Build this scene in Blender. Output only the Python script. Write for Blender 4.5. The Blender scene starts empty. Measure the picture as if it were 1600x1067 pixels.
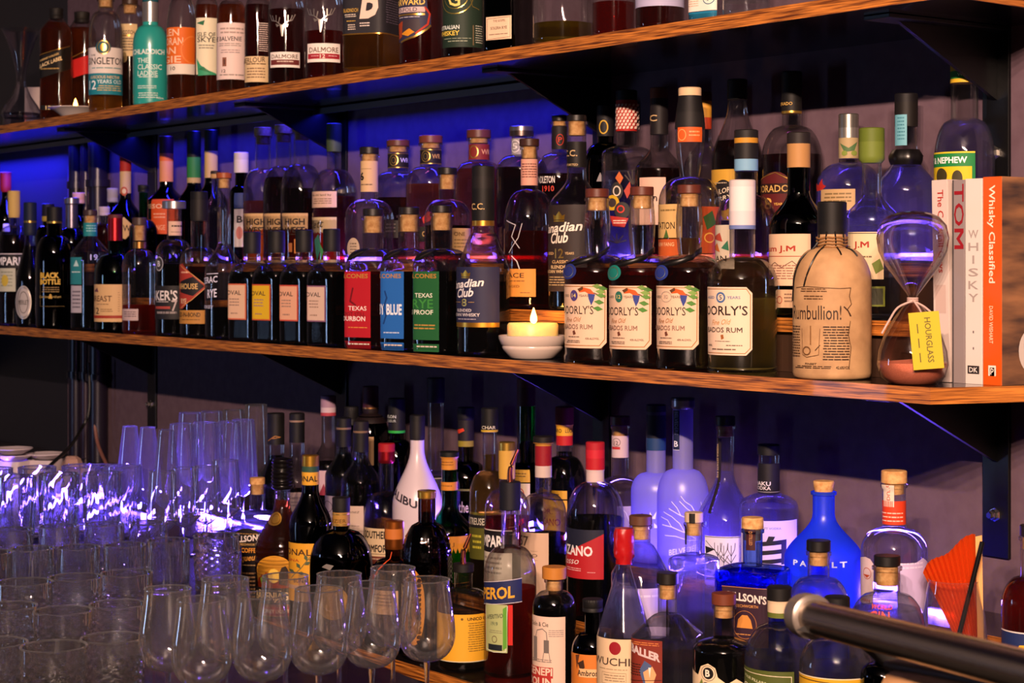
import bpy, bmesh, math, random
from mathutils import Vector, Matrix
random.seed(7)
PI = math.pi
S = bpy.context.scene
COL = S.collection
# ------------------------------------------------------------------ camera, world, light, exposure
CAMZ = 1.55                      # eye height; the lens is shifted down so the verticals stay vertical
F = 2980.0                       # focal length in pixels of the 1600 x 1067 frame
HOR = 414.0                      # horizon row
SN, CS = 0.598, 0.8015           # view direction is (-CS, SN)
cam = bpy.data.cameras.new('camera'); camo = bpy.data.objects.new('camera', cam); COL.objects.link(camo)
camo.location = (0, 0, CAMZ); camo.rotation_euler = (PI / 2, 0, math.atan2(CS, SN))
cam.sensor_width = 36; cam.lens = F / 1600 * 36; cam.shift_y = -(533.5 - HOR) / 1600
cam.clip_start = 0.05; cam.dof.use_dof = True; cam.dof.focus_distance = 2.95; cam.dof.aperture_fstop = 13
S.camera = camo
S.view_settings.view_transform = 'Standard'; S.view_settings.look = 'None'
S.view_settings.gamma = 1; S.view_settings.use_curve_mapping = False
S.view_settings.exposure = 0.0
cy = S.cycles
cy.max_bounces = 20; cy.diffuse_bounces = 2; cy.glossy_bounces = 4; cy.transmission_bounces = 18
cy.transparent_max_bounces = 22; cy.caustics_refractive = False; cy.caustics_reflective = False
cy.sample_clamp_indirect = 3; cy.adaptive_threshold = 0.03; cy.use_denoising = True

def lin(h):
    h = h.lstrip('#'); o = []
    for i in (0, 2, 4):
        c = int(h[i:i + 2], 16) / 255
        o.append(c / 12.92 if c <= .04045 else ((c + .055) / 1.055) ** 2.4)
    return (*o, 1)

W = bpy.data.worlds.new('world'); S.world = W; W.use_nodes = True
W.node_tree.nodes['Background'].inputs[0].default_value = (.32, .22, .26, 1)
W.node_tree.nodes['Background'].inputs[1].default_value = .035

def lamp(kind, name, loc, energy, color, size=.05, sy=None, aim=None, spread=None):
    l = bpy.data.lights.new(name, kind); o = bpy.data.objects.new(name, l); COL.objects.link(o)
    o.location = loc; l.energy = energy; l.color = color
    if kind == 'AREA':
        l.size = size
        if sy: l.shape = 'RECTANGLE'; l.size_y = sy
        if spread: l.spread = spread
    else: l.shadow_soft_size = size
    if kind == 'SPOT': l.spot_size = 1.9; l.spot_blend = .6
    if aim: o.rotation_euler = (Vector(aim) - Vector(loc)).to_track_quat('-Z', 'Y').to_euler()
    return o
# five warm bulbs of the track over the guests' side of the bar
for i in range(5):
    lamp('POINT', 'track_bulb', (.05 + i * .34, -.85, CAMZ + 1.24), 300, (1, .67, .50), .03)
# a dim narrow shop window far off to the left across the room
lamp('AREA', 'window_light', (-4.9, -1.2, 1.15), 9, (.42, .60, 1), .28, .9, (-3.3, 2.3, 1.25))
BLUE = (.02, .02, 1.0); VIO = (.14, .065, 1.0)
WY = 2.33                        # face of the back wall
UP, DN = 1, -1
def strip_light(x0, x1, y, z, dv, power, col):
    return lamp('AREA', 'blue_strip_light', ((x0 + x1) / 2, y, CAMZ + z), power, col, x1 - x0, .010, ((x0 + x1) / 2, y + dv[0], CAMZ + z + dv[1]), 2.6)
strip_light(-5.3, -2.9, WY - .060, .352, (0, -1), 6, BLUE)
strip_light(-5.95, -5.36, WY - .060, .352, (0, -1), 14, BLUE)             # under the top shelf, shining down the wall
strip_light(-4.6, -1.86, WY - .022, .016, (-1, .5), 7, VIO)            # behind the back row of the middle shelf
strip_light(-3.3, -1.95, WY - .022, -.518, (-1, .35), 16, VIO)         # behind the lower bottles
strip_light(-3.93, -3.61, 2.035, -.548, (-1, .5), 15, VIO)
strip_light(-5.3, -3.97, 1.93, -.548, (-1, .5), 28, VIO)                # behind the glasses

# ------------------------------------------------------------------ materials
MC = {}
def nodes(name):
    m = bpy.data.materials.new(name); m.use_nodes = True; nt = m.node_tree; nt.nodes.clear()
    out = nt.nodes.new('ShaderNodeOutputMaterial')
    return m, nt, out
def N(nt, t, **kw):
    n = nt.nodes.new(t)
    for k, v in kw.items(): setattr(n, k, v)
    return n
def pbr(col, rough=.5, metal=0, spec=.5, coat=0, emit=None, es=0, name='paint'):
    k = (col, rough, metal, spec, coat, emit, es)
    if k in MC: return MC[k]
    m, nt, out = nodes(name); b = N(nt, 'ShaderNodeBsdfPrincipled')
    b.inputs['Base Color'].default_value = lin(col); b.inputs['Roughness'].default_value = rough
    b.inputs['Metallic'].default_value = metal; b.inputs['Specular IOR Level'].default_value = spec
    b.inputs['Coat Weight'].default_value = coat
    if emit: b.inputs['Emission Color'].default_value = lin(emit); b.inputs['Emission Strength'].default_value = es
    nt.links.new(b.outputs[0], out.inputs[0]); MC[k] = m; return m
def ink(c):
    """paper or printing ink; m before the colour = metallic foil, g = glossy"""
    if c[0] == 'm': return pbr(c[1:], .3, .85, name='foil')
    if c[0] == 'g': return pbr(c[1:], .22, 0, .6, name='gloss')
    return pbr(c, .6, 0, .3, name='paper')
def glassmat(tint=(.93, .94, .94), edge=(.55, .58, .6), ripple=0.0, key=None, spec=1.0, refr=.15, ior=1.22, gmax=.42, edger=.7, haze=0.0):
    k = ('glass', tint, edge, ripple, spec, refr, ior, gmax, edger, haze)
    if k in MC: return MC[k]
    m, nt, out = nodes('glass'); L = nt.links
    lw = N(nt, 'ShaderNodeLayerWeight'); lw.inputs[0].default_value = .5
    po = N(nt, 'ShaderNodeMath', operation='POWER'); po.inputs[1].default_value = 3.0; L.new(lw.outputs['Facing'], po.inputs[0])
    mc = N(nt, 'ShaderNodeMix', data_type='RGBA'); L.new(po.outputs[0], mc.inputs[0])
    mc.inputs[6].default_value = (*tint, 1); mc.inputs[7].default_value = (*edge, 1)
    tr = N(nt, 'ShaderNodeBsdfTransparent'); L.new(mc.outputs[2], tr.inputs[0])
    gl = N(nt, 'ShaderNodeBsdfGlossy'); gl.inputs['Roughness'].default_value = .018
    fr = N(nt, 'ShaderNodeFresnel'); fr.inputs[0].default_value = 1.55
    mu = N(nt, 'ShaderNodeMath', operation='MULTIPLY'); mu.inputs[1].default_value = 1.25 * spec; mu.use_clamp = True
    L.new(fr.outputs[0], mu.inputs[0])
    mn = N(nt, 'ShaderNodeMath', operation='MINIMUM'); mn.inputs[1].default_value = gmax; L.new(mu.outputs[0], mn.inputs[0])
    if True:
        tc = N(nt, 'ShaderNodeTexCoord'); no = N(nt, 'ShaderNodeTexNoise'); no.inputs['Scale'].default_value = 28 if ripple else 16
        L.new(tc.outputs['Object'], no.inputs['Vector'])
        bp = N(nt, 'ShaderNodeBump'); bp.inputs['Strength'].default_value = .5 if ripple else .18; bp.inputs['Distance'].default_value = ripple or .0012
        L.new(no.outputs[0], bp.inputs['Height']); L.new(bp.outputs[0], gl.inputs['Normal'])
    rf = N(nt, 'ShaderNodeBsdfRefraction'); rf.inputs['IOR'].default_value = ior; rf.inputs['Roughness'].default_value = .02
    L.new(mc.outputs[2], rf.inputs['Color']); L.new(bp.outputs[0], rf.inputs['Normal'])
    m0 = N(nt, 'ShaderNodeMixShader'); ra = N(nt, 'ShaderNodeMath', operation='MULTIPLY_ADD'); ra.inputs[1].default_value = edger; ra.inputs[2].default_value = refr; ra.use_clamp = True; L.new(po.outputs[0], ra.inputs[0]); L.new(ra.outputs[0], m0.inputs[0]); L.new(tr.outputs[0], m0.inputs[1]); L.new(rf.outputs[0], m0.inputs[2])
    mx = N(nt, 'ShaderNodeMixShader'); L.new(mn.outputs[0], mx.inputs[0]); L.new(m0.outputs[0], mx.inputs[1]); L.new(gl.outputs[0], mx.inputs[2])
    if haze:                                          # scatter added to the glass so bodies and outlines look lit
        tl = N(nt, 'ShaderNodeBsdfTranslucent'); tl.inputs[0].default_value = (.9, .9, .9, 1); df = N(nt, 'ShaderNodeBsdfDiffuse'); df.inputs[0].default_value = (.9, .9, .9, 1)
        ha = N(nt, 'ShaderNodeMixShader'); ha.inputs[0].default_value = .35; L.new(tl.outputs[0], ha.inputs[1]); L.new(df.outputs[0], ha.inputs[2])
        hm = N(nt, 'ShaderNodeMath', operation='MULTIPLY_ADD'); hm.inputs[1].default_value = haze * 4; hm.inputs[2].default_value = haze * .5; L.new(po.outputs[0], hm.inputs[0])
        hx = N(nt, 'ShaderNodeMixShader'); L.new(hm.outputs[0], hx.inputs[0]); L.new(mx.outputs[0], hx.inputs[1]); L.new(ha.outputs[0], hx.inputs[2]); mx = hx
    L.new(mx.outputs[0], out.inputs[0]); MC[k] = m; return m
GL = dict(clear=((.96, .96, .96), (.78, .79, .8)), green=((.05, .42, .12), (.01, .08, .03)), dkgreen=((.03, .10, .04), (.0, .01, .0)),
          brown=((.22, .09, .03), (.03, .01, .0)), dark=((.035, .025, .025), (.0, .0, .0)), olive=((.25, .26, .05), (.03, .04, .0)),
          blue=((.35, .5, .95), (.1, .15, .5)), amber=((.8, .35, .08), (.3, .08, .01)))
def solid_glass():
    k = 'solid'
    if k in MC: return MC[k]
    m, nt, out = nodes('solid_glass'); b = N(nt, 'ShaderNodeBsdfGlass'); b.inputs['IOR'].default_value = 1.5; b.inputs['Roughness'].default_value = .0
    b.inputs['Color'].default_value = (.97, .97, 1, 1)
    tr = N(nt, 'ShaderNodeBsdfTransparent'); mx = N(nt, 'ShaderNodeMixShader'); mx.inputs[0].default_value = .25
    nt.links.new(b.outputs[0], mx.inputs[1]); nt.links.new(tr.outputs[0], mx.inputs[2])
    nt.links.new(mx.outputs[0], out.inputs[0]); MC[k] = m; return m
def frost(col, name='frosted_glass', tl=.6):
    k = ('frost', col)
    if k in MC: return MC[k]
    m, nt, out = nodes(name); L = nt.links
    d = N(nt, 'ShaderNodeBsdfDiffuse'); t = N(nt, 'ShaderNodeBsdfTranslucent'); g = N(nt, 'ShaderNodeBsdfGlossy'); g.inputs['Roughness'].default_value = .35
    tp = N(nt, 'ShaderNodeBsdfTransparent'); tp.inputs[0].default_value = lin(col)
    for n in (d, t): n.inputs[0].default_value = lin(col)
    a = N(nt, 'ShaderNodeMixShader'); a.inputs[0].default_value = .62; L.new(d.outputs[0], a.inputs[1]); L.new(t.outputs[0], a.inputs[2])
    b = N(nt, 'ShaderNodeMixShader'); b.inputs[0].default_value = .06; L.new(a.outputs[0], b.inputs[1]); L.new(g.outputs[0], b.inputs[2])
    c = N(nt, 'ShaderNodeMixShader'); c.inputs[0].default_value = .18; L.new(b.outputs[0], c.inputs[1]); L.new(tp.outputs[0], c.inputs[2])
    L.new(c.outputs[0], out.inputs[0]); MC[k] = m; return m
LQ = dict(whisky=(.86, .38, .09), dark=(.30, .065, .035), red=(.70, .08, .04), rum=(.50, .075, .04), gold=(.85, .55, .10), pale=(.95, .82, .38),
          water=(.93, .94, 1.), orange=(.9, .16, .03), olive=(.55, .45, .06), black=(.02, .012, .012), purple=(.12, .02, .06), blue=(.12, .16, .75))
def liquid(kind):
    k = ('liq', kind)
    if k in MC: return MC[k]
    m, nt, out = nodes('liquid_' + kind); b = N(nt, 'ShaderNodeBsdfRefraction'); b.inputs['IOR'].default_value = 1.18; b.inputs['Roughness'].default_value = .02
    b.inputs[0].default_value = (*LQ[kind], 1)
    clr = kind in ('water', 'pale', 'blue', 'gold')
    if clr: b.inputs['IOR'].default_value = 1.10
    tr = N(nt, 'ShaderNodeBsdfTransparent'); tr.inputs[0].default_value = (*LQ[kind], 1)
    mx = N(nt, 'ShaderNodeMixShader'); mx.inputs[0].default_value = .62 if clr else .5
    nt.links.new(b.outputs[0], mx.inputs[1]); nt.links.new(tr.outputs[0], mx.inputs[2])
    gl = N(nt, 'ShaderNodeBsdfGlossy'); gl.inputs['Roughness'].default_value = .05
    m2 = N(nt, 'ShaderNodeMixShader'); m2.inputs[0].default_value = .03
    nt.links.new(mx.outputs[0], m2.inputs[1]); nt.links.new(gl.outputs[0], m2.inputs[2])
    tl = N(nt, 'ShaderNodeBsdfTranslucent'); tl.inputs[0].default_value = (*[min(1, c * 1.1) for c in LQ[kind]], 1)
    m3 = N(nt, 'ShaderNodeMixShader'); m3.inputs[0].default_value = {'pale': .34, 'gold': .28, 'olive': .28, 'whisky': .22, 'orange': .3, 'red': .16, 'rum': .14}.get(kind, .09 if clr else .10)
    nt.links.new(m2.outputs[0], m3.inputs[1]); nt.links.new(tl.outputs[0], m3.inputs[2])
    nt.links.new(m3.outputs[0], out.inputs[0]); MC[k] = m; return m
def noisy(c1, c2, scale, rough=.5, stretch=(1, 1, 1), bump=.0, detail=4, coat=0, name='noisy', spec=.5):
    k = ('noisy', c1, c2, scale, rough, stretch, bump, coat)
    if k in MC: return MC[k]
    m, nt, out = nodes(name); L = nt.links
    tc = N(nt, 'ShaderNodeTexCoord'); mp = N(nt, 'ShaderNodeMapping'); mp.inputs['Scale'].default_value = stretch
    L.new(tc.outputs['Object'], mp.inputs[0]); no = N(nt, 'ShaderNodeTexNoise'); no.inputs['Scale'].default_value = scale; no.inputs['Detail'].default_value = detail
    L.new(mp.outputs[0], no.inputs['Vector']); cr = N(nt, 'ShaderNodeValToRGB'); cr.color_ramp.elements[0].position = .35; cr.color_ramp.elements[1].position = .65
    cr.color_ramp.elements[0].color = lin(c1); cr.color_ramp.elements[1].color = lin(c2); L.new(no.outputs[0], cr.inputs[0])
    b = N(nt, 'ShaderNodeBsdfPrincipled'); b.inputs['Roughness'].default_value = rough; b.inputs['Coat Weight'].default_value = coat; b.inputs['Specular IOR Level'].default_value = spec
    L.new(cr.outputs[0], b.inputs['Base Color'])
    if bump:
        bp = N(nt, 'ShaderNodeBump'); bp.inputs['Strength'].default_value = .6; bp.inputs['Distance'].default_value = bump
        L.new(no.outputs[0], bp.inputs['Height']); L.new(bp.outputs[0], b.inputs['Normal'])
    L.new(b.outputs[0], out.inputs[0]); MC[k] = m; return m
PLY = noisy('50240a', 'd08034', 11, .42, (1.2, 1, 34), .0004, 6, .15, 'plywood_edge')
SHELFTOP = noisy('0d0b0d', '1a1416', 6, .16, (1, 1, 1), 0, 3, .4, 'lacquered_board')
WALLM = noisy('5e4a55', '66525d', 40, .75, (1, 1, 1), .0003, 5, 0, 'wall_paint', .25)
DARKW = pbr('15131a', .6, name='dark_paint')
STEEL = pbr('c9c4bd', .22, 1, name='steel')
BLACKM = pbr('050506', .4, 0, .4, .0, name='black_metal')
CORK = noisy('b98248', 'dcae72', 120, .75, name='cork')
PAPERTAN = noisy('a68058', 'bf976a', 30, .7, (1, 1, 1), .0006, name='brown_paper')

# ------------------------------------------------------------------ mesh helpers
def link(o): COL.objects.link(o); return o
def mesh_obj(name, bm, mats, parent=None, smooth=True):
    me = bpy.data.meshes.new(name); bm.to_mesh(me); bm.free()
    for m in (mats if isinstance(mats, (list, tuple)) else [mats]): me.materials.append(m)
    if smooth:
        for p in me.polygons: p.use_smooth = True
        me.set_sharp_from_angle(angle=.75)
    o = bpy.data.objects.new(name, me); link(o)
    if parent: o.parent = parent
    return o
def empty(name, loc=(0, 0, 0), rz=0, label=None, cat=None, group=None):
    o = bpy.data.objects.new(name, None); o.empty_display_size = .02; link(o); o.location = loc; o.rotation_euler = (0, 0, rz)
    tag(o, label, cat, group); return o
def tag(o, label=None, cat=None, group=None, kind=None):
    if label: o['label'] = label
    if cat: o['category'] = cat
    if group: o['group'] = group
    if kind: o['kind'] = kind
    return o
def box(bm, x0, x1, y0, y1, z0, z1, bev=0, mi=0):
    r = bmesh.ops.create_cube(bm, size=1)
    for v in r['verts']:
        v.co = Vector(((x0 + x1) / 2 + v.co.x * (x1 - x0), (y0 + y1) / 2 + v.co.y * (y1 - y0), (z0 + z1) / 2 + v.co.z * (z1 - z0)))
    fs = set(f for v in r['verts'] for f in v.link_faces)
    for f in fs: f.material_index = mi
    if bev: bmesh.ops.bevel(bm, geom=list(set(e for v in r['verts'] for e in v.link_edges)), offset=bev, segments=2, affect='EDGES', profile=.5)
    return r['verts']
def lathe(bm, prof, seg=32, rf=None, mi=0, cap0=False, cap1=False, c=(0, 0)):
    rings = []
    for r, z in prof:
        ring = []
        for i in range(seg):
            th = 2 * PI * i / seg; rr = r * (rf(th, z, r) if rf else 1)
            ring.append(bm.verts.new((c[0] + rr * math.sin(th), c[1] - rr * math.cos(th), z)))
        rings.append(ring)
    for a, b in zip(rings, rings[1:]):
        for i in range(seg):
            j = (i + 1) % seg
            f = bm.faces.new((a[i], a[j], b[j], b[i])); f.material_index = mi
    if cap0: bm.faces.new(rings[0][::-1]).material_index = mi
    if cap1: bm.faces.new(rings[-1]).material_index = mi
    return rings
def cyl(bm, r, z0, z1, seg=24, bev=0, mi=0, rf=None, r2=None, c=(0, 0)):
    r2 = r2 or r; b = bev
    p = [(r - b, z0), (r, z0 + b), (r2, z1 - b), (r2 - b, z1)] if b else [(r, z0), (r2, z1)]
    lathe(bm, p, seg, rf, mi, True, True, c)
def tube(bm, pts, r, seg=8, mi=0, rr=None):
    pts = [Vector(p) for p in pts]; rings = []
    up = Vector((0, 0, 1))
    for i, p in enumerate(pts):
        d = (pts[min(i + 1, len(pts) - 1)] - pts[max(i - 1, 0)]).normalized()
        a = d.cross(up if abs(d.z) < .95 else Vector((1, 0, 0))).normalized(); b = d.cross(a)
        q = rr[i] if rr else r
        rings.append([bm.verts.new(p + a * q * math.cos(2 * PI * k / seg) + b * q * math.sin(2 * PI * k / seg)) for k in range(seg)])
    for a, b in zip(rings, rings[1:]):
        for k in range(seg):
            l = (k + 1) % seg; f = bm.faces.new((a[k], a[l], b[l], b[k])); f.material_index = mi
    bm.faces.new(rings[0][::-1]).material_index = mi; bm.faces.new(rings[-1]).material_index = mi
def spline(pts, n=8):
    P = [Vector(p) for p in pts]; P = [P[0]] + P + [P[-1]]; out = []
    for i in range(1, len(P) - 2):
        for k in range(n):
            t = k / n; a, b, c, d = P[i - 1:i + 3]
            out.append(.5 * ((2 * b) + (c - a) * t + (2 * a - 5 * b + 4 * c - d) * t * t + (3 * b - a - 3 * c + d) * t ** 3))
    out.append(P[-2]); return out
# px <-> place
def sc(x, Y): return (CS * (x - 800) + SN * F) / Y            # pixels per metre for something centred on column x, Y from the camera's wall-parallel plane
def place(x, Y, z):
    t = (x - 800) / F; d = Y / (SN + CS * t); return Vector((d * (-CS + SN * t), Y, CAMZ + z))
def onlevel(x, y, lev):                                          # the spot on a level (height below the eye < 0) seen at pixel x, y
    d = -lev * F / (y - HOR); t = (x - 800) / F
    return Vector((d * (-CS + SN * t), d * (SN + CS * t), CAMZ + lev)), F / d

TXT = {}
_tc = bpy.data.curves.new('type', 'FONT'); _to = bpy.data.objects.new('type', _tc); _tc.resolution_u = 2
def _raw(s, bold, shear):
    _tc.body = s; _tc.offset = bold; _tc.shear = shear
    me = bpy.data.meshes.new_from_object(_to)
    vs = [(v.co.x, v.co.y) for v in me.vertices]; fs = [tuple(p.vertices) for p in me.polygons]
    bpy.data.meshes.remove(me); return vs, fs
def _adv(c): return max(v[0] for v in _raw(c + 'I', 0, 0)[0]) - max(v[0] for v in _raw('I', 0, 0)[0])
def text_geo(s, bold=0.0, shear=0.0):
    k = (s, bold, shear)
    if k not in TXT:
        if 'M' in s and bold > 0:                      # the fattened M breaks in the font: lay the word out by hand with a drawn M
            vs, fs, x = [], [], 0.0; t = .10 + 2 * bold; a, b = .065 - bold, .715 + bold
            for c in s:
                n = len(vs)
                if c == 'M':
                    P = [(a, 0), (a + t, 0), (a + t, .46), (.39, .14), (b - t, .46), (b - t, 0), (b, 0), (b, .69), (b - t, .69), (.39, .14 + t * 2.1), (a + t, .69), (a, .69)]
                    vs += [(x + u + shear * v, v) for u, v in P]; fs.append(tuple(range(n, n + 12)))
                elif c != ' ':
                    v_, f_ = _raw(c, bold, shear); vs += [(x + u, v) for u, v in v_]; fs += [tuple(i + n for i in f) for f in f_]
                x += _adv(c)
        else: vs, fs = _raw(s, bold, shear)
        if vs:
            x0 = min(v[0] for v in vs); x1 = max(v[0] for v in vs); y0 = min(v[1] for v in vs); y1 = max(v[1] for v in vs)
            vs = [((x - x0) / max(x1 - x0, 1e-6), (y - y0) / max(y1 - y0, 1e-6)) for x, y in vs]
        TXT[k] = (vs, fs)
    return TXT[k]
# ------------------------------------------------------------------ bottles
def sect(n, rot):
    """section outline (unit lateral half-width): radius as a function of the angle from the camera side, and arc-length tables"""
    def raw(th):
        if not n: return 1.0
        a = th + rot
        return 1 / ((abs(math.cos(a)) ** n + abs(math.sin(a)) ** n) ** (1 / n))
    M = 720; mx = max(raw(2 * PI * i / M) * math.sin(2 * PI * i / M) for i in range(M))
    rho = lambda th: raw(th) / mx
    ths = [(-PI + 2 * PI * i / M) for i in range(M + 1)]
    pts = [(rho(t) * math.sin(t), rho(t) * math.cos(t)) for t in ths]
    s = [0.0]
    for a, b in zip(pts, pts[1:]): s.append(s[-1] + math.hypot(b[0] - a[0], b[1] - a[1]))
    s0 = s[M // 2]; s = [v - s0 for v in s]
    ls = [p[0] for p in pts]
    i0 = min(range(M // 4 - 150, M // 2), key=lambda i: ls[i]); i1 = max(range(M // 2, 3 * M // 4 + 150), key=lambda i: ls[i])
    def l2s(l):
        if l <= ls[i0]: return s[i0] + (l - ls[i0])
        if l >= ls[i1]: return s[i1] + (l - ls[i1])
        for i in range(i0, i1):
            if ls[i + 1] >= l:
                d = ls[i + 1] - ls[i]; f = (l - ls[i]) / d if d > 1e-9 else 0
                return s[i] + f * (s[i + 1] - s[i])
        return s[i1]
    def s2t(v):
        per = s[-1] - s[0]
        while v < s[0]: v += per
        while v > s[-1]: v -= per
        lo, hi = 0, M
        while hi - lo > 1:
            m = (lo + hi) // 2
            if s[m] <= v: lo = m
            else: hi = m
        d = s[hi] - s[lo]; return ths[lo] + (ths[hi] - ths[lo]) * ((v - s[lo]) / d if d else 0)
    return rho, l2s, s2t
SECT = {}
def getsect(n, rot):
    k = (n, round(rot, 3))
    if k not in SECT: SECT[k] = sect(n, rot)
    return SECT[k]
ROUND = getsect(0, 0)

class Body:
    """the surface of a bottle (or any lathe): turns photo measures into real ones and bends print onto the surface"""
    def __init__(s, x, sx, ybase, prof, zsh, n=0, rot=0):
        s.x, s.s, s.yb, s.prof, s.zsh = x, sx, ybase, prof, zsh
        s.sec = getsect(n, rot) if n else ROUND; s.n = n
    def z(s, y): return (s.yb - y) / s.s
    def R(s, z):
        p = s.prof
        if z <= p[0][1]: return p[0][0]
        for (r0, z0), (r1, z1) in zip(p, p[1:]):
            if z <= z1: return r0 + (r1 - r0) * ((z - z0) / (z1 - z0) if z1 > z0 else 1)
        return p[-1][0]
    def w(s, z):
        if not s.n: return 0
        return max(0.0, min(1.0, 1 - (z - s.zsh) / .02))
    def rf(s, th, z, r):
        w = s.w(z); return 1 + w * (s.sec[0](th) - 1) if w else 1
    def secat(s, z): return s.sec if s.w(z) > .5 else ROUND
    def arc(s, px, z):
        R = max(s.R(z), .004); return s.secat(z)[1]((px - s.x) / s.s / R) * R
    def bend(s, bm, zc, off):
        R = max(s.R(zc), .004); sec = s.secat(zc)
        for v in bm.verts:
            th = sec[2](v.co.x / R); z = v.co.y; r = s.R(z) * s.rf(th, z, 1) + off
            v.co = Vector((r * math.sin(th), -r * math.cos(th), z))

def poly_bm(bm, pts, mi=0):
    vs = [bm.verts.new((x, y, 0)) for x, y in pts]
    f = bm.faces.new(vs); f.material_index = mi
def ellpts(cx, cy, rx, ry, n=28, a0=0, a1=2 * PI):
    return [(cx + rx * math.cos(a0 + (a1 - a0) * i / n), cy + ry * math.sin(a0 + (a1 - a0) * i / n)) for i in range(n)]
def decal(B, items, name, parent, zc, off, zcut=False):
    """items in photo pixels -> one bent mesh. kinds: t text, r rect, o ellipse, O ring, p polygon, f fine print, b border"""
    mats = []; bm = bmesh.new(); L = bm.verts.layers.float.new('lay')
    def mi(c):
        m = ink(c)
        if m not in mats: mats.append(m)
        return mats.index(m)
    def P(x, y): return (B.arc(x, zc), B.z(y))
    def quad(x0, x1, y0, y1, m):
        a, b = B.arc(x0, zc), B.arc(x1, zc); z0, z1 = B.z(y1), B.z(y0)
        if b - a < 1e-5 or z1 - z0 < 1e-5: return
        poly_bm(bm, [(a, z0), (b, z0), (b, z1), (a, z1)], m)
    for k, it in enumerate(items):
        n0 = len(bm.verts); t = it[0]
        if t == 'r': quad(*it[1:5], mi(it[5]))
        elif t == 'f':
            _, x0, x1, y0, y1, n, c = it; m = mi(c); rr = random.Random(int(x0 * 7 + y0))
            for i in range(n):
                yy = y0 + (y1 - y0) * i / n; h = (y1 - y0) / n * .42; xx = x0 + rr.random() * (x1 - x0) * .08
                while xx < x1 - .5:
                    xe = min(x1, xx + (x1 - x0) * rr.uniform(.08, .3)); quad(xx, xe, yy, yy + h, m); xx = xe + max(.6, (x1 - x0) * .03)
        elif t in 'oO':
            xc, yc, rx, ry, c = it[1:6]; a, z = P(xc, yc); rx /= B.s; ry /= B.s; m = mi(c)
            # print keeps its real width: radii follow the local arc stretch
            g = max(.4, (B.arc(xc + 1, zc) - B.arc(xc - 1, zc)) * B.s / 2); g = min(g, 3); rx *= g
            if t == 'o': poly_bm(bm, ellpts(a, z, rx, ry), m)
            else:
                w = it[6] / B.s; A = ellpts(a, z, rx, ry); C = ellpts(a, z, rx - w, ry - w)
                for i in range(28):
                    j = (i + 1) % 28; poly_bm(bm, [A[i], A[j], C[j], C[i]], m)
        elif t == 'p': poly_bm(bm, [P(*q) for q in it[1]], mi(it[2]))
        elif t == 'l':                       # drawn line through points, width px
            pts = [P(*q) for q in it[1]]; w = it[2] / B.s / 2; m = mi(it[3])
            for (ax, ay), (bx, by) in zip(pts, pts[1:]):
                d = math.hypot(bx - ax, by - ay) or 1e-6; nx, ny = -(by - ay) / d * w, (bx - ax) / d * w; ex, ey = (bx - ax) / d * w * .6, (by - ay) / d * w * .6
                poly_bm(bm, [(ax - nx - ex, ay - ny - ey), (bx - nx + ex, by - ny + ey), (bx + nx + ex, by + ny + ey), (ax + nx - ex, ay + ny - ey)], m)
        elif t == 't':                       # t, string, x0, x1, ycentre, h, colour, [slope, bold, shear]
            _, s_, x0, x1, yc, h, c = it[:7]; slope = it[7] if len(it) > 7 else 0; bold = it[8] if len(it) > 8 else .012; sh = it[9] if len(it) > 9 else 0
            vs, fs = text_geo(s_, bold, sh); a, b = B.arc(x0, zc), B.arc(x1, zc); zz = B.z(yc); hh = h / B.s; m = mi(c)
            bv = [bm.verts.new((a + u * (b - a), zz + (v - .5) * hh - slope * (a + u * (b - a) - (a + b) / 2), 0)) for u, v in vs]
            for f in fs:
                try: bm.faces.new([bv[i] for i in f]).material_index = m
                except ValueError: pass
        elif t == 'v':                       # vertical text reading downwards: v, string, xcentre, w, y0, y1, colour
            _, s_, xc, w, y0, y1, c = it[:7]; vs, fs = text_geo(s_, .012, 0); a = B.arc(xc, zc); m = mi(c); w /= B.s; z0, z1 = B.z(y0), B.z(y1)
            bv = [bm.verts.new((a + (v - .5) * w, z0 + (z1 - z0) * u, 0)) for u, v in vs]
            for f in fs:
                try: bm.faces.new([bv[i] for i in f]).material_index = m
                except ValueError: pass
        for v in list(bm.verts)[n0:]: v[L] = k
    if not bm.verts: bm.free(); return None
    xs = [v.co.x for v in bm.verts]; x0, x1 = min(xs), max(xs)
    st = .004 if B.R(zc) > .02 else .0025
    if B.n: st = .003
    x = x0 + st
    while x < x1:
        bmesh.ops.bisect_plane(bm, geom=bm.verts[:] + bm.edges[:] + bm.faces[:], plane_co=(x, 0, 0), plane_no=(1, 0, 0)); x += st
    if zcut:
        ys = [v.co.y for v in bm.verts]; y = min(ys) + .004
        while y < max(ys):
            bmesh.ops.bisect_plane(bm, geom=bm.verts[:] + bm.edges[:] + bm.faces[:], plane_co=(0, y, 0), plane_no=(0, 1, 0)); y += .004
    offs = {v: v[L] * .00006 for v in bm.verts}
    R = max(B.R(zc), .004); sec = B.secat(zc)
    for v in bm.verts:
        th = sec[2](v.co.x / R); z = v.co.y; r = B.R(z) * B.rf(th, z, 1) + off + offs[v]
        v.co = Vector((r * math.sin(th), -r * math.cos(th), z))
    return mesh_obj(name, bm, mats, parent, smooth=True)

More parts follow.
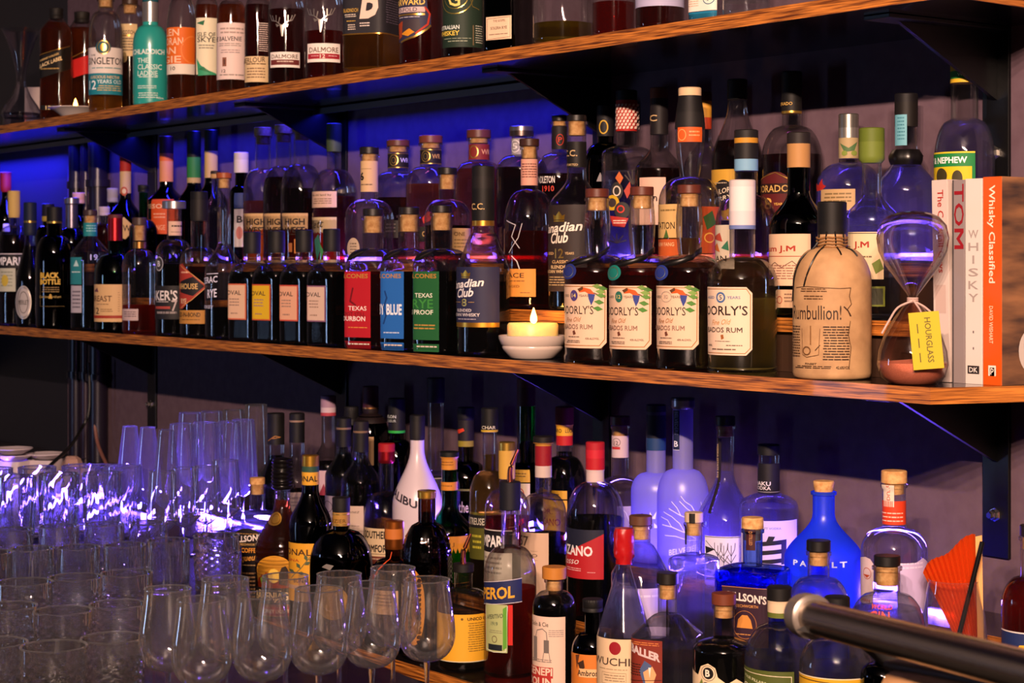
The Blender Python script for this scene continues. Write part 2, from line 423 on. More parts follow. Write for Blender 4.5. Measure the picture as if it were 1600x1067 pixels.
def label_poly(x0, x1, y0, y1, shape):
    if isinstance(shape, list): return shape
    if shape == 'oct':
        c = min(x1 - x0, y1 - y0) * .14; return [(x0 + c, y1), (x1 - c, y1), (x1, y1 - c), (x1, y0 + c), (x1 - c, y0), (x0 + c, y0), (x0, y0 + c), (x0, y1 - c)]
    if shape == 'octr':
        c = min(x1 - x0, y1 - y0) * .13; return [(x0, y1), (x1 - c, y1), (x1, y1 - c), (x1, y0 + c), (x1 - c, y0), (x0, y0)]
    if shape == 'ell': return [(x, y) for x, y in ellpts((x0 + x1) / 2, (y0 + y1) / 2, (x1 - x0) / 2, (y1 - y0) / 2, 30)]
    if shape == 'arch':
        h = (x1 - x0) * .42; cx = (x0 + x1) / 2; yt = y0 + h
        return [(x0, y1), (x1, y1)] + [(cx + (x1 - x0) / 2 * math.cos(a), yt - h * math.sin(a)) for a in [PI * i / 12 for i in range(13)]]
    if isinstance(shape, list): return shape
    return [(x0, y1), (x1, y1), (x1, y0), (x0, y0)]

REG = []
TIER = dict(T1=(2.055, .383), T2=(2.15, .383), M1=(2.06, -.167), M2=(2.167, -.082), M3=(2.270, .004),
            La=(1.92, -.70), Lb=(2.0, -.70), L2=(2.119, -.615), L3=(2.25, -.53))
def bot(kind, x, w, tier, ys, wn, wc, cap, label, st='round', n=0, rot=0, glass='clear', liq=None, labels=(), dy=0, bulge=0, cat='bottle', foot=0, group=None, seg=36, prof=None, extra=None, rib=None):
    """x, w: centre column and width; ys: rows of the top, cap foot, neck foot, shoulder foot; wn, wc: neck and cap widths (photo pixels, made real by the distance)"""
    Y, lev = TIER[tier] if isinstance(tier, str) else tier
    Y += dy; s = sc(x, Y); yb = HOR - lev * s; p = place(x, Y, lev)
    rkey = tier if isinstance(tier, str) else 'La'
    d = Vector((-p.x, -p.y)).normalized(); rz = math.atan2(d.x, -d.y)
    root = empty(kind, p, rz, label, cat, group)
    REG.append([root, w / 2 / s * (1.0 if not n else 1.06), rkey])
    yt, yc, yn, ysh = ys
    Z = lambda y: (yb - y) / s
    R, rn, rc = w / 2 / s, wn / 2 / s, wc / 2 / s
    zt, zc, zn, zs = Z(yt), Z(yc), Z(yn), Z(ysh)
    # outline of the glass
    pr = [(R * .80, 0.0), (R * .93, .001), (R * .985, .004), (R, .009)]
    if foot: pr = [(R * .92, 0.0), (R * 1.0, .003), (R * 1.0, foot * .8), (R * .965, foot)]
    pr.append((R, zs)) if not foot else pr.append((R * .985, zs))
    K = 12
    R1 = pr[-1][0]
    for i in range(1, K + 1):
        t = i / K
        if st == 'round': f = math.sqrt(max(0, 1 - t * t))
        elif st == 'slope': f = (1 + math.cos(PI * t)) / 2
        elif st == 'cone': f = 1 - t
        elif st == 'flat': f = (1 - t ** 3.5) if t < 1 else 0
        elif st == 'ogee': f = (1 - t) ** 1.6 * .6 + .4 * math.sqrt(max(0, 1 - t * t))
        pr.append((rn + (R1 - rn) * f, zs + (zn - zs) * t))
    ctype = cap[0]
    ztg = zt
    if ctype == 'cork': ztg = Z(cap[2])
    elif ctype in ('screw', 'pour'): ztg = zc - .001
    elif ctype == 'foil': ztg = zt - .004
    elif ctype == 'none': ztg = zt
    if bulge:
        for i in range(1, 8): t = i / 8; pr.append((rn * (1 + bulge * math.sin(PI * t)), zn + (ztg - zn) * t))
    pr.append((rn, ztg - .006 if ctype in ('cork', 'none') else ztg))
    if ctype in ('cork', 'none'): pr += [(rn * 1.16, ztg - .0055), (rn * 1.18, ztg - .001), (rn * 1.05, ztg)]
    if prof: pr = prof(s, R, rn, Z)
    q = [pr[0]]
    for a in pr[1:]:
        if a[1] > q[-1][1] - 1e-7: q.append(a if a[1] > q[-1][1] else (a[0], q[-1][1] + 1e-6))
    pr = q
    B = Body(x, s, yb, pr, zs, n, rot)
    bm = bmesh.new()
    if rib:
        f0 = B.rf; rf = lambda th, z, r: f0(th, z, r) * rib(th, z, r, zs)
    else: rf = B.rf
    lp = pr
    if rib or n:                                        # more rings on worked glass
        lp = []
        for (r0, z0), (r1, z1) in zip(pr, pr[1:]):
            k = max(1, int((z1 - z0) / (.003 if rib else .02)))
            lp += [(r0 + (r1 - r0) * i / k, z0 + (z1 - z0) * i / k) for i in range(k)]
        lp.append(pr[-1])
    lathe(bm, lp, 96 if rib else (64 if n else seg), rf, 0, True, False)
    if glass.startswith('op:'): gm = pbr(glass[3:], .32, 0, .5, .3, name='painted_glass')
    elif glass.startswith('fr:'): gm = frost(glass[3:])
    elif glass == 'paper': gm = PAPERTAN
    else: gm = glassmat(*GL[glass], haze=.007 if glass == 'clear' else 0)
    mesh_obj('glass', bm, gm, root)
    if liq:
        zl = Z(liq[1]); ins = .0022
        ip = [(max(r - ins, .002), max(z, .007)) for r, z in pr if z < zl - 1e-4]
        ip = [(r, z) for i, (r, z) in enumerate(ip) if i == 0 or z > ip[i - 1][1] + 1e-6] + [(max(B.R(zl) - ins, .002), zl)]
        bm = bmesh.new(); lathe(bm, ip, 40 if n else 28, B.rf, 0, True, True)
        mesh_obj('liquid', bm, liquid(liq[0]), root)
    # stopper
    bm = bmesh.new()
    if ctype == 'screw':
        g = lambda th, z, r: 1 + .018 * math.cos(th * 26)
        zm = zt - (zt - zc) * .22
        lathe(bm, [(rc * .9, zc), (rc, zc + .0008), (rc, zc + (zt - zc) * .3), (rc * .97, zc + (zt - zc) * .33), (rc, zc + (zt - zc) * .36), (rc, zm)], 28, None, 0, True, False)
        lathe(bm, [(rc, zm), (rc * 1.01, zt - .0015), (rc * .93, zt)], 104, g, 0, False, True)
        mesh_obj('screw_cap', bm, ink(cap[1]), root)
    elif ctype == 'cork':
        cyl(bm, rc, Z(cap[2]) + .0003, zt, 32, .001)
        mesh_obj('stopper_top', bm, pbr(cap[1], .45, 0, .4, name='stopper') if cap[1] != 'cork' else CORK, root)
        bm = bmesh.new(); cyl(bm, rn * .84, Z(cap[3]), Z(cap[2]), 24, .0008)
        mesh_obj('cork', bm, CORK, root)
    elif ctype == 'foil':
        y0 = yt; bands = cap[1]
        rtop = rc
        for k, (c, y1) in enumerate(bands):
            bm = bmesh.new(); za, zb = Z(y1), Z(y0); pts = []
            for i in range(7):
                z = za + (zb - za) * i / 6; r = B.R(min(z, ztg)) + .0007
                fr = max(0, min(1, (z - zn) / max(zt - zn, 1e-4))) if zt > zn else 0
                pts.append((max(r, rtop if z > zc else 0), z))
            if k == 0: pts[-1] = (pts[-1][0] * .9, pts[-1][1]); pts.insert(-1, (pts[-2][0], zb - .0015))
            lathe(bm, pts, 32, None, 0, True, True)
            mesh_obj('capsule', bm, ink(c), root); y0 = y1
    elif ctype == 'pour':
        cyl(bm, rc, zc, zt, 28, .001); mesh_obj('pourer_collar', bm, ink(cap[1]), root)
        bm = bmesh.new(); L = cap[2] / s
        pts = [(0, 0, zt - .002), (0, 0, zt + L * .35), (L * .12, 0, zt + L * .7), (L * .25, 0, zt + L)]
        tube(bm, spline(pts, 4), .004, 10, rr=[.0055 - .0032 * i / 12 for i in range(13)])
        mesh_obj('pouring_spout', bm, pbr('c06a50', .25, 1, name='copper'), root)
    elif ctype == 'wax':
        g = lambda th, z, r: 1 + .05 * math.sin(th * 5 + z * 300) + .03 * math.sin(th * 9 - z * 500)
        pts = [(B.R(zc + (zt - zc) * i / 9) + .0015, zc + (zt - zc) * i / 9) for i in range(9)]
        pts = [(max(r, rc * (.8 if i < 2 else 1)), z) for i, (r, z) in enumerate(pts)] + [(rc * .9, zt)]
        lathe(bm, pts, 36, g, 0, True, True); mesh_obj('wax_seal', bm, pbr(cap[1], .25, 0, .6, name='wax'), root)
    for lb in labels:
        x0, x1, y0, y1, colr = lb[:5]; items = lb[5] if len(lb) > 5 else []; shape = lb[6] if len(lb) > 6 else None
        zc_ = B.z((y0 + y1) / 2); zcut = B.z(y0) > zs or n
        if n and zcut and B.z(y0) <= zs: zcut = False
        off = .0004 + (.0009 if (ctype == 'foil' and B.z(y0) > zn) else 0)
        if ctype == 'foil' and B.z((y0 + y1) / 2) > zc: off += max(0, rc - B.R(zc_))
        par = root
        if colr:
            lo = decal(B, [('p', label_poly(x0, x1, y0, y1, shape), colr)], 'neck_label' if zc_ > zn else 'label', root, zc_, off, zcut)
            par = lo or root
        if items: decal(B, items, 'lettering', par, zc_, off + .00025, zcut)
    if extra: extra(root, B)
    return root
# ------------------------------------------------------------------ the room and the shelves
def prism(bm, pts, z0, z1, mi=0):
    a = [bm.verts.new((x, y, z0)) for x, y in pts]; b = [bm.verts.new((x, y, z1)) for x, y in pts]
    n = len(pts); fs = [bm.faces.new(a[::-1]), bm.faces.new(b)]
    for i in range(n): fs.append(bm.faces.new((a[i], a[(i + 1) % n], b[(i + 1) % n], b[i])))
    for f in fs: f.material_index = mi
bm = bmesh.new(); box(bm, -5.33, 1.5, WY, WY + .12, 0, 3.1); tag(mesh_obj('wall_back', bm, WALLM, smooth=False), kind='structure')
bm = bmesh.new(); box(bm, -6.0, -5.331, WY + .004, WY + .12, 0, 3.1); tag(mesh_obj('wall_far', bm, pbr('1b1a24', .5, name='wall_shade_tone'), smooth=False), kind='structure')  # darkness of the far recess is put into the wall colour
bm = bmesh.new(); box(bm, -6.1, -5.98, -2.5, WY, 0, 3.1); tag(mesh_obj('wall_left', bm, pbr('1b1a24', .5, name='wall_shade_tone'), smooth=False), kind='structure')  # left wall toned equally dark, in place of shade
bm = bmesh.new(); box(bm, -7.5, 1.5, -2.5, WY + .12, -.05, 0); tag(mesh_obj('floor', bm, pbr('1a1512', .5), smooth=False), kind='structure')
bm = bmesh.new(); box(bm, -7.5, 1.5, -2.5, WY + .12, 3.1, 3.16); tag(mesh_obj('ceiling', bm, pbr('1c1a20', .8), smooth=False), kind='structure')

def shelf(name, z, pts, label, t=.0225, cat='shelf', front=True, edge=True):
    """board with a plywood lipping on its front and its end; pts: back-left, front-left, front-right, back-right"""
    (bx0, by0), (fx0, fy0), (fx1, fy1), (bx1, by1) = pts
    r = empty(name, (0, 0, CAMZ + z), 0, label, cat)
    bm = bmesh.new(); prism(bm, [(fx0, fy0 + .0035), (fx1 - .0035, fy0 + .0035), (bx1 - .0035, by1), (bx0, by0)], -t, 0)
    mesh_obj('board', bm, SHELFTOP, r, smooth=False)
    bm = bmesh.new(); prism(bm, [(fx0, fy0), (fx1, fy0), (fx1 - .0035, fy0 + .0035), (fx0, fy0 + .0035)], -t, 0)
    o = mesh_obj('front_edge', bm, PLY, r, smooth=False); o['label'] = 'orange plywood front edge'
    bm = bmesh.new(); prism(bm, [(fx1, fy1), (bx1, by1), (bx1 - .0035, by1), (fx1 - .0035, fy1 + .0035)], -t, 0)
    o = mesh_obj('end_edge', bm, PLY, r, smooth=False)
    return r
shelf('display_shelf', .383, [(-5.97, WY), (-5.97, 2.005), (-1.700, 2.005), (-1.722, WY)], 'upper dark shelf board with plywood edge, rising to the right')
shelf('display_shelf', -.167, [(-5.97, WY), (-5.97, 2.005), (-1.737, 2.005), (-1.63, WY)], 'middle dark shelf board with plywood edge carrying candle, hourglass and books')
shelf('back_counter', -.70, [(-3.46, WY), (-3.46, 1.855), (-.9, 1.855), (-.9, WY)], 'lowest dark board with plywood edge under the liqueur and gin bottles', cat='counter')
def riser(zb, y1, y2, x0, x1, labels, h=.085):
    for k, yy, lb in ((1, y1, labels[0]), (2, y2, labels[1])):
        r = empty('bottle_riser', (0, 0, CAMZ + zb + h * (k - 1)), 0, lb, 'riser')
        bm = bmesh.new(); box(bm, x0, x1, yy + .003, WY - .001, h - .022, h); mesh_obj('tread', bm, SHELFTOP, r, smooth=False)
        bm = bmesh.new(); box(bm, x0, x1, yy, yy + .003, h - .022, h); mesh_obj('tread_edge', bm, PLY, r, smooth=False)
        bm = bmesh.new(); box(bm, x0 + .004, x1 - .004, yy + .012, yy + .024, .0003, h - .022); mesh_obj('upright_board', bm, pbr('3a2416', .6), r, smooth=False)
riser(-.167, 2.117, 2.220, -5.6, -1.845, ('low dark riser with plywood edge behind the candle on the middle shelf', 'upper dark riser carrying the back row on the middle shelf'))
riser(-.70, 2.060, 2.178, -3.44, -1.2, ('low dark riser under the middle rows of the lowest board', 'upper dark riser under the back row of the lowest board'))

def bracket(X, z, label):
    r = empty('shelf_bracket', (X, WY, CAMZ + z), 0, label, 'bracket', 'black steel shelf brackets')
    bm = bmesh.new(); box(bm, -.025, .025, -.0066, -.0004, -.255, -.0005, .001)
    mesh_obj('wall_plate', bm, BLACKM, r, smooth=False)
    bm = bmesh.new(); box(bm, -.025, .025, -.27, -.0068, -.0065, -.0003, .001); mesh_obj('arm', bm, BLACKM, r, smooth=False)
    bm = bmesh.new()
    pts = [(-.0068, -.0068), (-.226, -.0068), (-.222, -.0085), (-.0068, -.110)]
    a = [bm.verts.new((-.0035, y, zz)) for y, zz in pts]; b = [bm.verts.new((.0035, y, zz)) for y, zz in pts]
    bm.faces.new(a); bm.faces.new(b[::-1])
    for i in range(4): bm.faces.new((a[i], b[i], b[(i + 1) % 4], a[(i + 1) % 4]))
    mesh_obj('gusset', bm, BLACKM, r, smooth=False)
    for zz in (-.19,):
        bm = bmesh.new(); rings = lathe(bm, [(.0001, 0), (.011, 0), (.011, .002), (.008, .0022), (.008, .009), (.005, .0095), (.0048, .016), (.0001, .016)], 6)
        for v in bm.verts: v.co = Vector((v.co.x, -.0066 - v.co.z, zz + v.co.y))
        mesh_obj('bolt', bm, STEEL, r, smooth=False)
names = ['far-left', 'second from the left', 'second from the right', 'rightmost']
for X, a in ((-4.76, 'behind the champagne flutes'), (-3.78, 'over the dark back-row liqueur caps'), (-2.83, 'above the two frosted vodka bottles'), (-1.885, 'right of the folded orange fan')):
    bracket(X, -.1895, 'black steel bracket under the middle shelf ' + a)
for X, a in ((-4.76, 'above the green bottles at far left'), (-3.78, 'above the long-necked cork-stoppered whiskeys'), (-2.83, 'left of the red chequered bottle neck'), (-1.885, 'above the row of books')):
    bracket(X, .3605, 'black steel bracket under the top shelf ' + a)

CP = [(-5.97, .45), (-1.80, .45), (-1.80, 1.38)] + [tuple(onlevel(x, y, -.56)[0][:2]) for x, y in ((800, 1122), (560, 1026), (400, 966), (375, 935), (378, 852))] + [(-3.56, 1.85), (-3.56, WY - .002), (-5.97, WY - .002)]
# the dark counter carrying the glasses, an L running back to the wall
bm = bmesh.new()
prism(bm, CP, -.03, 0)
ct = empty('bar_counter', (0, 0, CAMZ - .56), 0, 'dark polished counter under all the drinking glasses at lower left', 'counter')
mesh_obj('worktop', bm, noisy('17110f', '33231e', 8, .2, (1, 1, 1), 0, 3, .3), ct, smooth=False)
bm = bmesh.new()
prism(bm, CP, -(CAMZ - .56), -.031)
mesh_obj('cabinet', bm, pbr('100d0e', .6), ct, smooth=False)
bm = bmesh.new(); box(bm, -3.45, -.92, 1.93, WY - .002, 0, CAMZ - .7235); tag(mesh_obj('lower_cabinet', bm, pbr('100d0e', .6), smooth=False), 'dark cabinet carrying the lowest bottle board', 'cabinet')

# LED strips themselves, thin profiles behind the bottles
def led(x0, x1, z, up, label, dy=.030, lip=.012):
    r = empty('led_strip', ((x0 + x1) / 2, WY, CAMZ + z), 0, label, 'light strip')
    h = (x1 - x0) / 2; m = pbr('77777e', .4, .6)
    bm = bmesh.new(); box(bm, -h, h, -dy, -.001, -.002 if up else 0, 0 if up else .002); mesh_obj('channel', bm, m, r, smooth=False)
    bm = bmesh.new(); box(bm, -h, h, -dy - .0015, -dy, -.002 if up else -lip, lip if up else .002); mesh_obj('front_lip', bm, m, r, smooth=False)
led(-5.9, -2.9, .3555, False, 'blue LED strip on the wall just under the top shelf', dy=.080, lip=.012)
def led2(x0, x1, y, z, label, lip=0):
    r = empty('led_strip', ((x0 + x1) / 2, y, CAMZ + z), 0, label, 'light strip')
    h = (x1 - x0) / 2; m = pbr('77777e', .4, .6)
    bm = bmesh.new(); box(bm, -h, h, .0015, .008, 0, .016); mesh_obj('channel', bm, m, r, smooth=False)
    bm = bmesh.new(); box(bm, -h, h, -.004, .008, -.002, .0); mesh_obj('foot_flange', bm, m, r, smooth=False)
    if lip: bm = bmesh.new(); box(bm, -h, h, -.013, -.0115, -.002, lip); box(bm, -h, h, -.013, .0, -.002, -.0005); mesh_obj('front_lip', bm, m, r, smooth=False)
led2(-4.6, -1.86, WY - .022, .0062, 'violet LED strip behind the back row of the middle shelf')
led2(-3.3, -1.95, WY - .022, -.5278, 'violet LED strip behind the frosted vodka bottles')
led2(-3.93, -3.61, 2.035, -.5578, 'violet LED strip on the counter behind the tall champagne flutes')
led2(-5.3, -3.97, 1.93, -.5578, 'violet LED strip on the counter behind the highball glasses')

# pipes and cables at the far end of the back wall
def pipe(xp, r, z0, z1, label, col='1c1626'):
    p = place(xp, WY - r - .002, 0); bm = bmesh.new(); cyl(bm, r, 0, z1 - z0, 20)
    for k in range(3):
        cyl(bm, r * 1.25, (z1 - z0) * (.25 + .3 * k), (z1 - z0) * (.25 + .3 * k) + .02, 20)
    o = mesh_obj('wall_pipe', bm, pbr(col, .3, .2), None); o.location = (p.x, p.y, z0); tag(o, label, 'pipe')
    return o
pipe(119, .022, .991, CAMZ + .36, 'leftmost dark vertical pipe on the far back wall')
pipe(134, .016, .991, CAMZ + .36, 'thin middle pipe of three on the far back wall', '2b1d2d')
pipe(153, .028, .991, CAMZ + .36, 'thickest vertical pipe on the far back wall, nearest the bottles')
def cable(pts, r, label, col):
    bm = bmesh.new(); tube(bm, spline([place(x, Y, (HOR - y) / sc(x, Y)) for x, y, Y in pts], 8), r, 8)
    tag(mesh_obj('power_cable', bm, pbr(col, .5)), label, 'cable')
cable([(139, 566, 2.25), (139, 640, 2.25), (126, 672, 2.22), (110, 697, 2.12), (84, 722, 1.96), (60, 743, 1.90)], .0045, 'black cable hanging across the white ceramic dishes', '060606')
cable([(148, 566, 2.285), (147, 640, 2.285), (152, 690, 2.28), (166, 725, 2.27), (172, 736, 2.26)], .005, 'brown cable hanging behind the small clear tumbler', '7a5048')
# ------------------------------------------------------------------ top shelf
G1 = 'bottles on the top shelf'; G2 = 'bottles on the middle shelf'; G3 = 'bottles on the lowest board'
NB = bot
def T(kind, x, w, ysh, wn, cap, label, **k):
    tier = k.pop('tier', 'T1'); Y = TIER[tier][0] + k.get('dy', 0); s = sc(x, Y); yb = HOR - .383 * s
    h = k.pop('h', .30); yt = yb - h * s; L = k.pop('L', .10)
    ny = k.pop('ny', None) or ysh - w * .55
    yc = yt + .03 * s
    c = {'s': ('screw', '14110f'), 'c': ('cork', '3a2518', yt + .014 * s, yt + .035 * s), 'f': ('foil', [('151313', yt + .06 * s)])}.get(cap if isinstance(cap, str) else '', cap)
    if cap == 'f': yc = yt + .06 * s
    return bot(kind, x, w, tier, (yt, yc, ny, ysh), wn, wn * 1.12, c, label, group=G1, **k)
# black label: slanted black band
def slant(x0, x1, y0, y1, d): return [(x0, y1 + d), (x1, y1 - d), (x1, y0 - d), (x0, y0 + d)]
T('whisky_bottle', 88, 50, 50, 19, 's', 'square bottle with slanted black and gold label at the left end of the top shelf', n=5, rot=.5, liq=('whisky', 34), st='slope', ny=22,
  labels=[(62, 110, 80, 110, '0c0b0c', [('l', [(62, 87), (108, 71)], 1, 'mc9a050'), ('t', 'JOHNNIE WALKER', 63, 92, 91, 4, 'd8b878', -.33), ('t', 'BLACK LABEL', 63, 97, 98, 6, 'e8d0a0', -.33), ('f', 64, 92, 107, 111, 1, 'a08850')], slant(62, 110, 80, 115, 9)),
          (64, 86, 165, 172, '101010', [('t', '12', 72, 80, 168.5, 6, 'e8d0a0')])])
T('whisky_bottle', 128, 44, 52, 21, 's', 'square bottle with slanted red label behind the small candle', n=5, rot=.5, liq=('whisky', 44), st='slope', ny=25, tier='T2',
  labels=[(110, 148, 86, 118, 'a3161a', [('l', [(112, 92), (140, 78)], 1, 'mc9a050')], slant(106, 150, 90, 118, 9))])
T('whisky_bottle', 165, 52, 58, 24, 'c', 'round whisky bottle with white label, teal band and fish medallion', liq=('gold', 150), ny=18, glass='clear', dy=-.004,
  labels=[(139, 191, 77, 117, 'e8dcd4', [('t', 'THE', 143, 150, 89, 3, '333333'), ('t', 'SINGLETON', 140, 190, 98, 11, '2c2320'), ('f', 142, 188, 108, 112, 1, '7aa0a0')]),
          (139, 191, 117, 150, '1d7f90', [('t', 'LUSCIOUS NECTAR', 143, 186, 123, 4.5, 'e8c890'), ('t', '12', 141, 151, 135, 14, 'e8f4f4'), ('t', 'YEARS OLD', 152, 188, 130, 6, 'd8ecec'), ('f', 152, 188, 136, 146, 3, 'c8b070')]),
          (150, 173, 66, 88, '1f5a66', [('O', 161.5, 77, 10, 11, 'mc9a050', 1.5), ('o', 161.5, 77, 5, 6, 'mc9a050')], 'ell')])
T('whisky_bottle', 203, 46, 34, 22, 'c', 'dark sherry-coloured bottle with cream label behind the teal bottle', tier='T2', liq=('dark', 88), ny=6,
  labels=[(189, 214, 40, 90, 'd8bb88', [('t', 'SCOTCH', 190, 210, 53, 6, '3a2a1a'), ('r', 190, 203, 57, 59, 'mb08030'), ('f', 191, 210, 62, 84, 5, '6a5a48')]), (190, 199, 84, 100, '8a7040', [], 'ell')])
T('whisky_bottle', 235, 54, 72, 24, ('foil', [('17505a', 4), ('mc8c4c0', 35)]), 'opaque turquoise bottle with white lettering and silver neck', glass='op:2a9d94', ny=40,
  labels=[(208, 262, 78, 160, None, [('t', 'BRUICHLADDICH', 196, 256, 83.5, 8, 'e4eee8', 0, .025), ('t', 'THE', 216, 232, 97, 7.5, 'd8ece4'), ('t', 'CLASSIC', 216, 252, 107, 8, 'd8ece4'), ('t', 'LADDIE', 216, 246, 117, 8, 'd8ece4'), ('f', 216, 246, 122, 125, 1, 'd8ece4'), ('f', 216, 244, 136, 142, 2, 'c8e0d8'), ('f', 216, 246, 147, 157, 3, 'c8e0d8'), ('t', '700mL', 244, 255, 155, 3.4, 'd8ece4')])])
T('whisky_bottle', 284, 46, 42, 17, 'c', 'curvy clear bottle with bright orange label and white strip', liq=('whisky', 46), ny=-6, bulge=.25,
  labels=[(261, 307, 45, 102, 'e06a1c', [('t', 'GLEN', 252, 280, 53, 11, 'f4c8a8'), ('t', 'MORAN', 256, 286, 67, 12, 'f4c8a8'), ('t', 'GIE', 260, 283, 95, 11, 'f4c8a8'), ('t', 'AN', 260, 275, 81, 11, 'f4c8a8'), ('O', 300, 80, 14, 22, 'e88038', 2)]),
          (261, 307, 102, 118, 'e8dccc', [('t', '10', 267, 274, 109, 6, '444038')])])
T('whisky_bottle', 323, 38, 24, 20, 's', 'amber bottle with cream and green coastal label left of the pale pink label', liq=('whisky', 8), ny=-4, dy=.02,
  labels=[(307, 341, 30, 118, 'e9dfc0', [('p', [(308, 38), (320, 34), (318, 42)], '2a6a48'), ('t', 'ISLE OF', 309, 336, 56, 7, '3a3428'), ('t', 'SKYE', 309, 336, 64, 8, '3a3428'), ('f', 310, 334, 72, 80, 2, '888070'), ('p', [(308, 92), (314, 104), (326, 112), (340, 118), (310, 120)], '3c9c70'), ('p', [(310, 110), (318, 106), (330, 116)], '2a7a50')])])
T('whisky_bottle', 362, 46, 26, 20, 'c', 'rounded bottle with pale pink label and small brown emblem', liq=('whisky', 8), ny=0,
  labels=[(339, 384, 38, 126, 'e8cfc8', [('f', 344, 380, 46, 58, 2, 'b09890'), ('t', 'THE BALVENIE', 335, 377, 63, 7, '3c3430'), ('f', 342, 376, 70, 76, 2, '988880'), ('f', 344, 374, 80, 87, 2, 'a89090'), ('r', 348, 354, 92, 106, '8a5a48'), ('r', 350, 352, 95, 103, '5a3a30'), ('t', '12', 347, 353, 113, 5, '4a4040'), ('f', 342, 380, 118, 123, 1, 'a09088')])])
T('whisky_bottle', 403, 42, 22, 20, 's', 'dark bottle with narrow cream label and frosty speckles left of the stag bottles', liq=('rum', 8), ny=-4,
  labels=[(383, 419, 90, 130, 'dcbf92', [('t', 'ABERLOUR', 380, 414, 96, 8, '4a3020', -.05), ('f', 385, 416, 101, 105, 1, '6a4a30'), ('f', 385, 414, 108, 126, 4, '8a6a50')]), (405, 419, 36, 84, None, [('f', 404, 418, 38, 84, 14, 'e0c8c0')])])
def stag(cx, cy, k=1.0, c='md0c8c0'):
    P = lambda pts: [(cx + a * k, cy + b * k) for a, b in pts]
    return [('p', P([(-4, 0), (4, 0), (2.5, 10), (1, 20), (-1, 20), (-2.5, 10)]), c), ('p', P([(-4, 1), (-11, -2), (-9, 4)]), c), ('p', P([(4, 1), (11, -2), (9, 4)]), c)] + \
        [('l', P(q), 1.6 * k, c) for q in ([(-3, 0), (-10, -6), (-17, -8), (-20, -18)], [(-10, -6), (-10, -16)], [(-14, -8), (-16, -16)], [(-6, -3), (-4, -12)], [(3, 0), (10, -6), (17, -8), (22, -18)], [(10, -6), (10, -16)], [(14, -8), (17, -16)], [(6, -3), (5, -12)])]
T('whisky_bottle', 447, 56, 20, 22, 'c', 'bottle with silver stag head and small white label with brown band', liq=('rum', 16), ny=-14,
  labels=[(423, 468, 84, 108, 'ece2da', [('t', 'DALMORE', 425, 465, 91, 6.5, '6a5848'), ('r', 424, 467, 96, 104, '6a2a28'), ('f', 432, 458, 98, 102, 1, 'd8c0b0')]), (428, 462, 30, 70, None, stag(441, 42, .9))])
T('whisky_bottle', 507, 62, 14, 24, 'c', 'bottle with silver stag head and small white label with crimson band', liq=('red', 50), ny=-20,
  labels=[(481, 531, 71, 100, 'ece2da', [('t', 'DALMORE', 484, 528, 81, 8, '6a5040'), ('r', 482, 530, 87, 95, 'a02030'), ('t', '12', 500, 508, 91, 6, 'f0e0d0'), ('f', 486, 498, 90, 92, 1, 'f0d0d0'), ('f', 512, 526, 90, 92, 1, 'f0d0d0')]), (485, 525, 10, 60, None, stag(501, 34, 1.0))])
T('whisky_bottle', 581, 90, -12, 30, 'c', 'wide bottle with charcoal label and big curly white letter, yellow spirit', liq=('gold', -8), ny=-40, n=5, rot=.45,
  labels=[(535, 626, -20, 57, '26242a', [('t', 'B', 562, 592, 4, 60, 'e8cdbc', 0, .03, .25), ('t', 'BLADNOCH', 538, 560, 20, 6, 'c8a040'), ('f', 539, 557, 26, 32, 2, 'e0d0c0'), ('f', 542, 556, 36, 39, 1, 'c8a040'), ('f', 544, 556, 42, 52, 3, 'd8c8b8'), ('f', 562, 578, 40, 48, 2, 'e0d0c8'), ('f', 602, 622, 4, 42, 10, '5a5060'), ('r', 535, 626, 56, 58, 'mc09040')])])
T('whisky_bottle', 657, 68, -12, 26, 'c', 'bottle with navy oval label edged red, white and gold lettering', liq=('red', -14), ny=-36,
  labels=[(624, 678, -20, 68, '2c2c48', [('t', 'STARWARD', 612, 664, 7, 10, 'e8c060', 0, .02), ('r', 624, 664, 15, 23, 'c8b0b0'), ('t', 'TWO-FOLD', 616, 652, 19, 6, '4a4050'), ('r', 624, 664, 25, 28, 'mc9a050'), ('f', 625, 656, 30, 32, 1, 'd0c8d0'), ('p', [(625, 34), (655, 34), (658, 50), (626, 64)], '3a3038'), ('p', [(628, 56), (640, 48), (648, 54), (638, 60)], 'd08a20'), ('p', [(624, 40), (630, 36), (629, 60), (625, 64)], 'a04020'), ('l', [(628, 68), (648, 61), (666, 50), (672, 44)], 3, 'mc9a050'), ('l', [(664, 16), (671, 26), (668, 42), (650, 56)], 3, 'b03018')], [(624, -20), (664, -20), (668, 16), (673, 28), (673, 46), (660, 57), (628, 70), (624, 68)])])
T('whiskey_bottle', 723, 64, -12, 26, 'c', 'dark bottle with bottle-green label and big yellow monogram', liq=('dark', -14), ny=-36,
  labels=[(692, 754, -22, 77, '1f3024', [('O', 711, -4, 28, 30, 'mc8b058', 1.5), ('O', 711, -4, 20, 22, 'mc8b058', 1.2), ('t', 'G', 701, 719, 2, 24, 'e8d070'), ('l', [(735, 4), (738, 14), (748, 18)], 1, 'mc8b058'), ('t', 'AUSTRALIAN', 689, 718, 46, 6.5, 'd8e0d8', 0, .02), ('t', 'WHISKEY', 691, 718, 55, 7.5, 'e8c850', 0, .02), ('f', 694, 736, 63, 65, 1, 'a0a890'), ('f', 700, 730, 67, 70, 1, 'a0a890'), ('r', 738, 740, 43, 74, '6a5a40'), ('f', 742, 753, 43, 72, 8, 'b8b8a8')])])
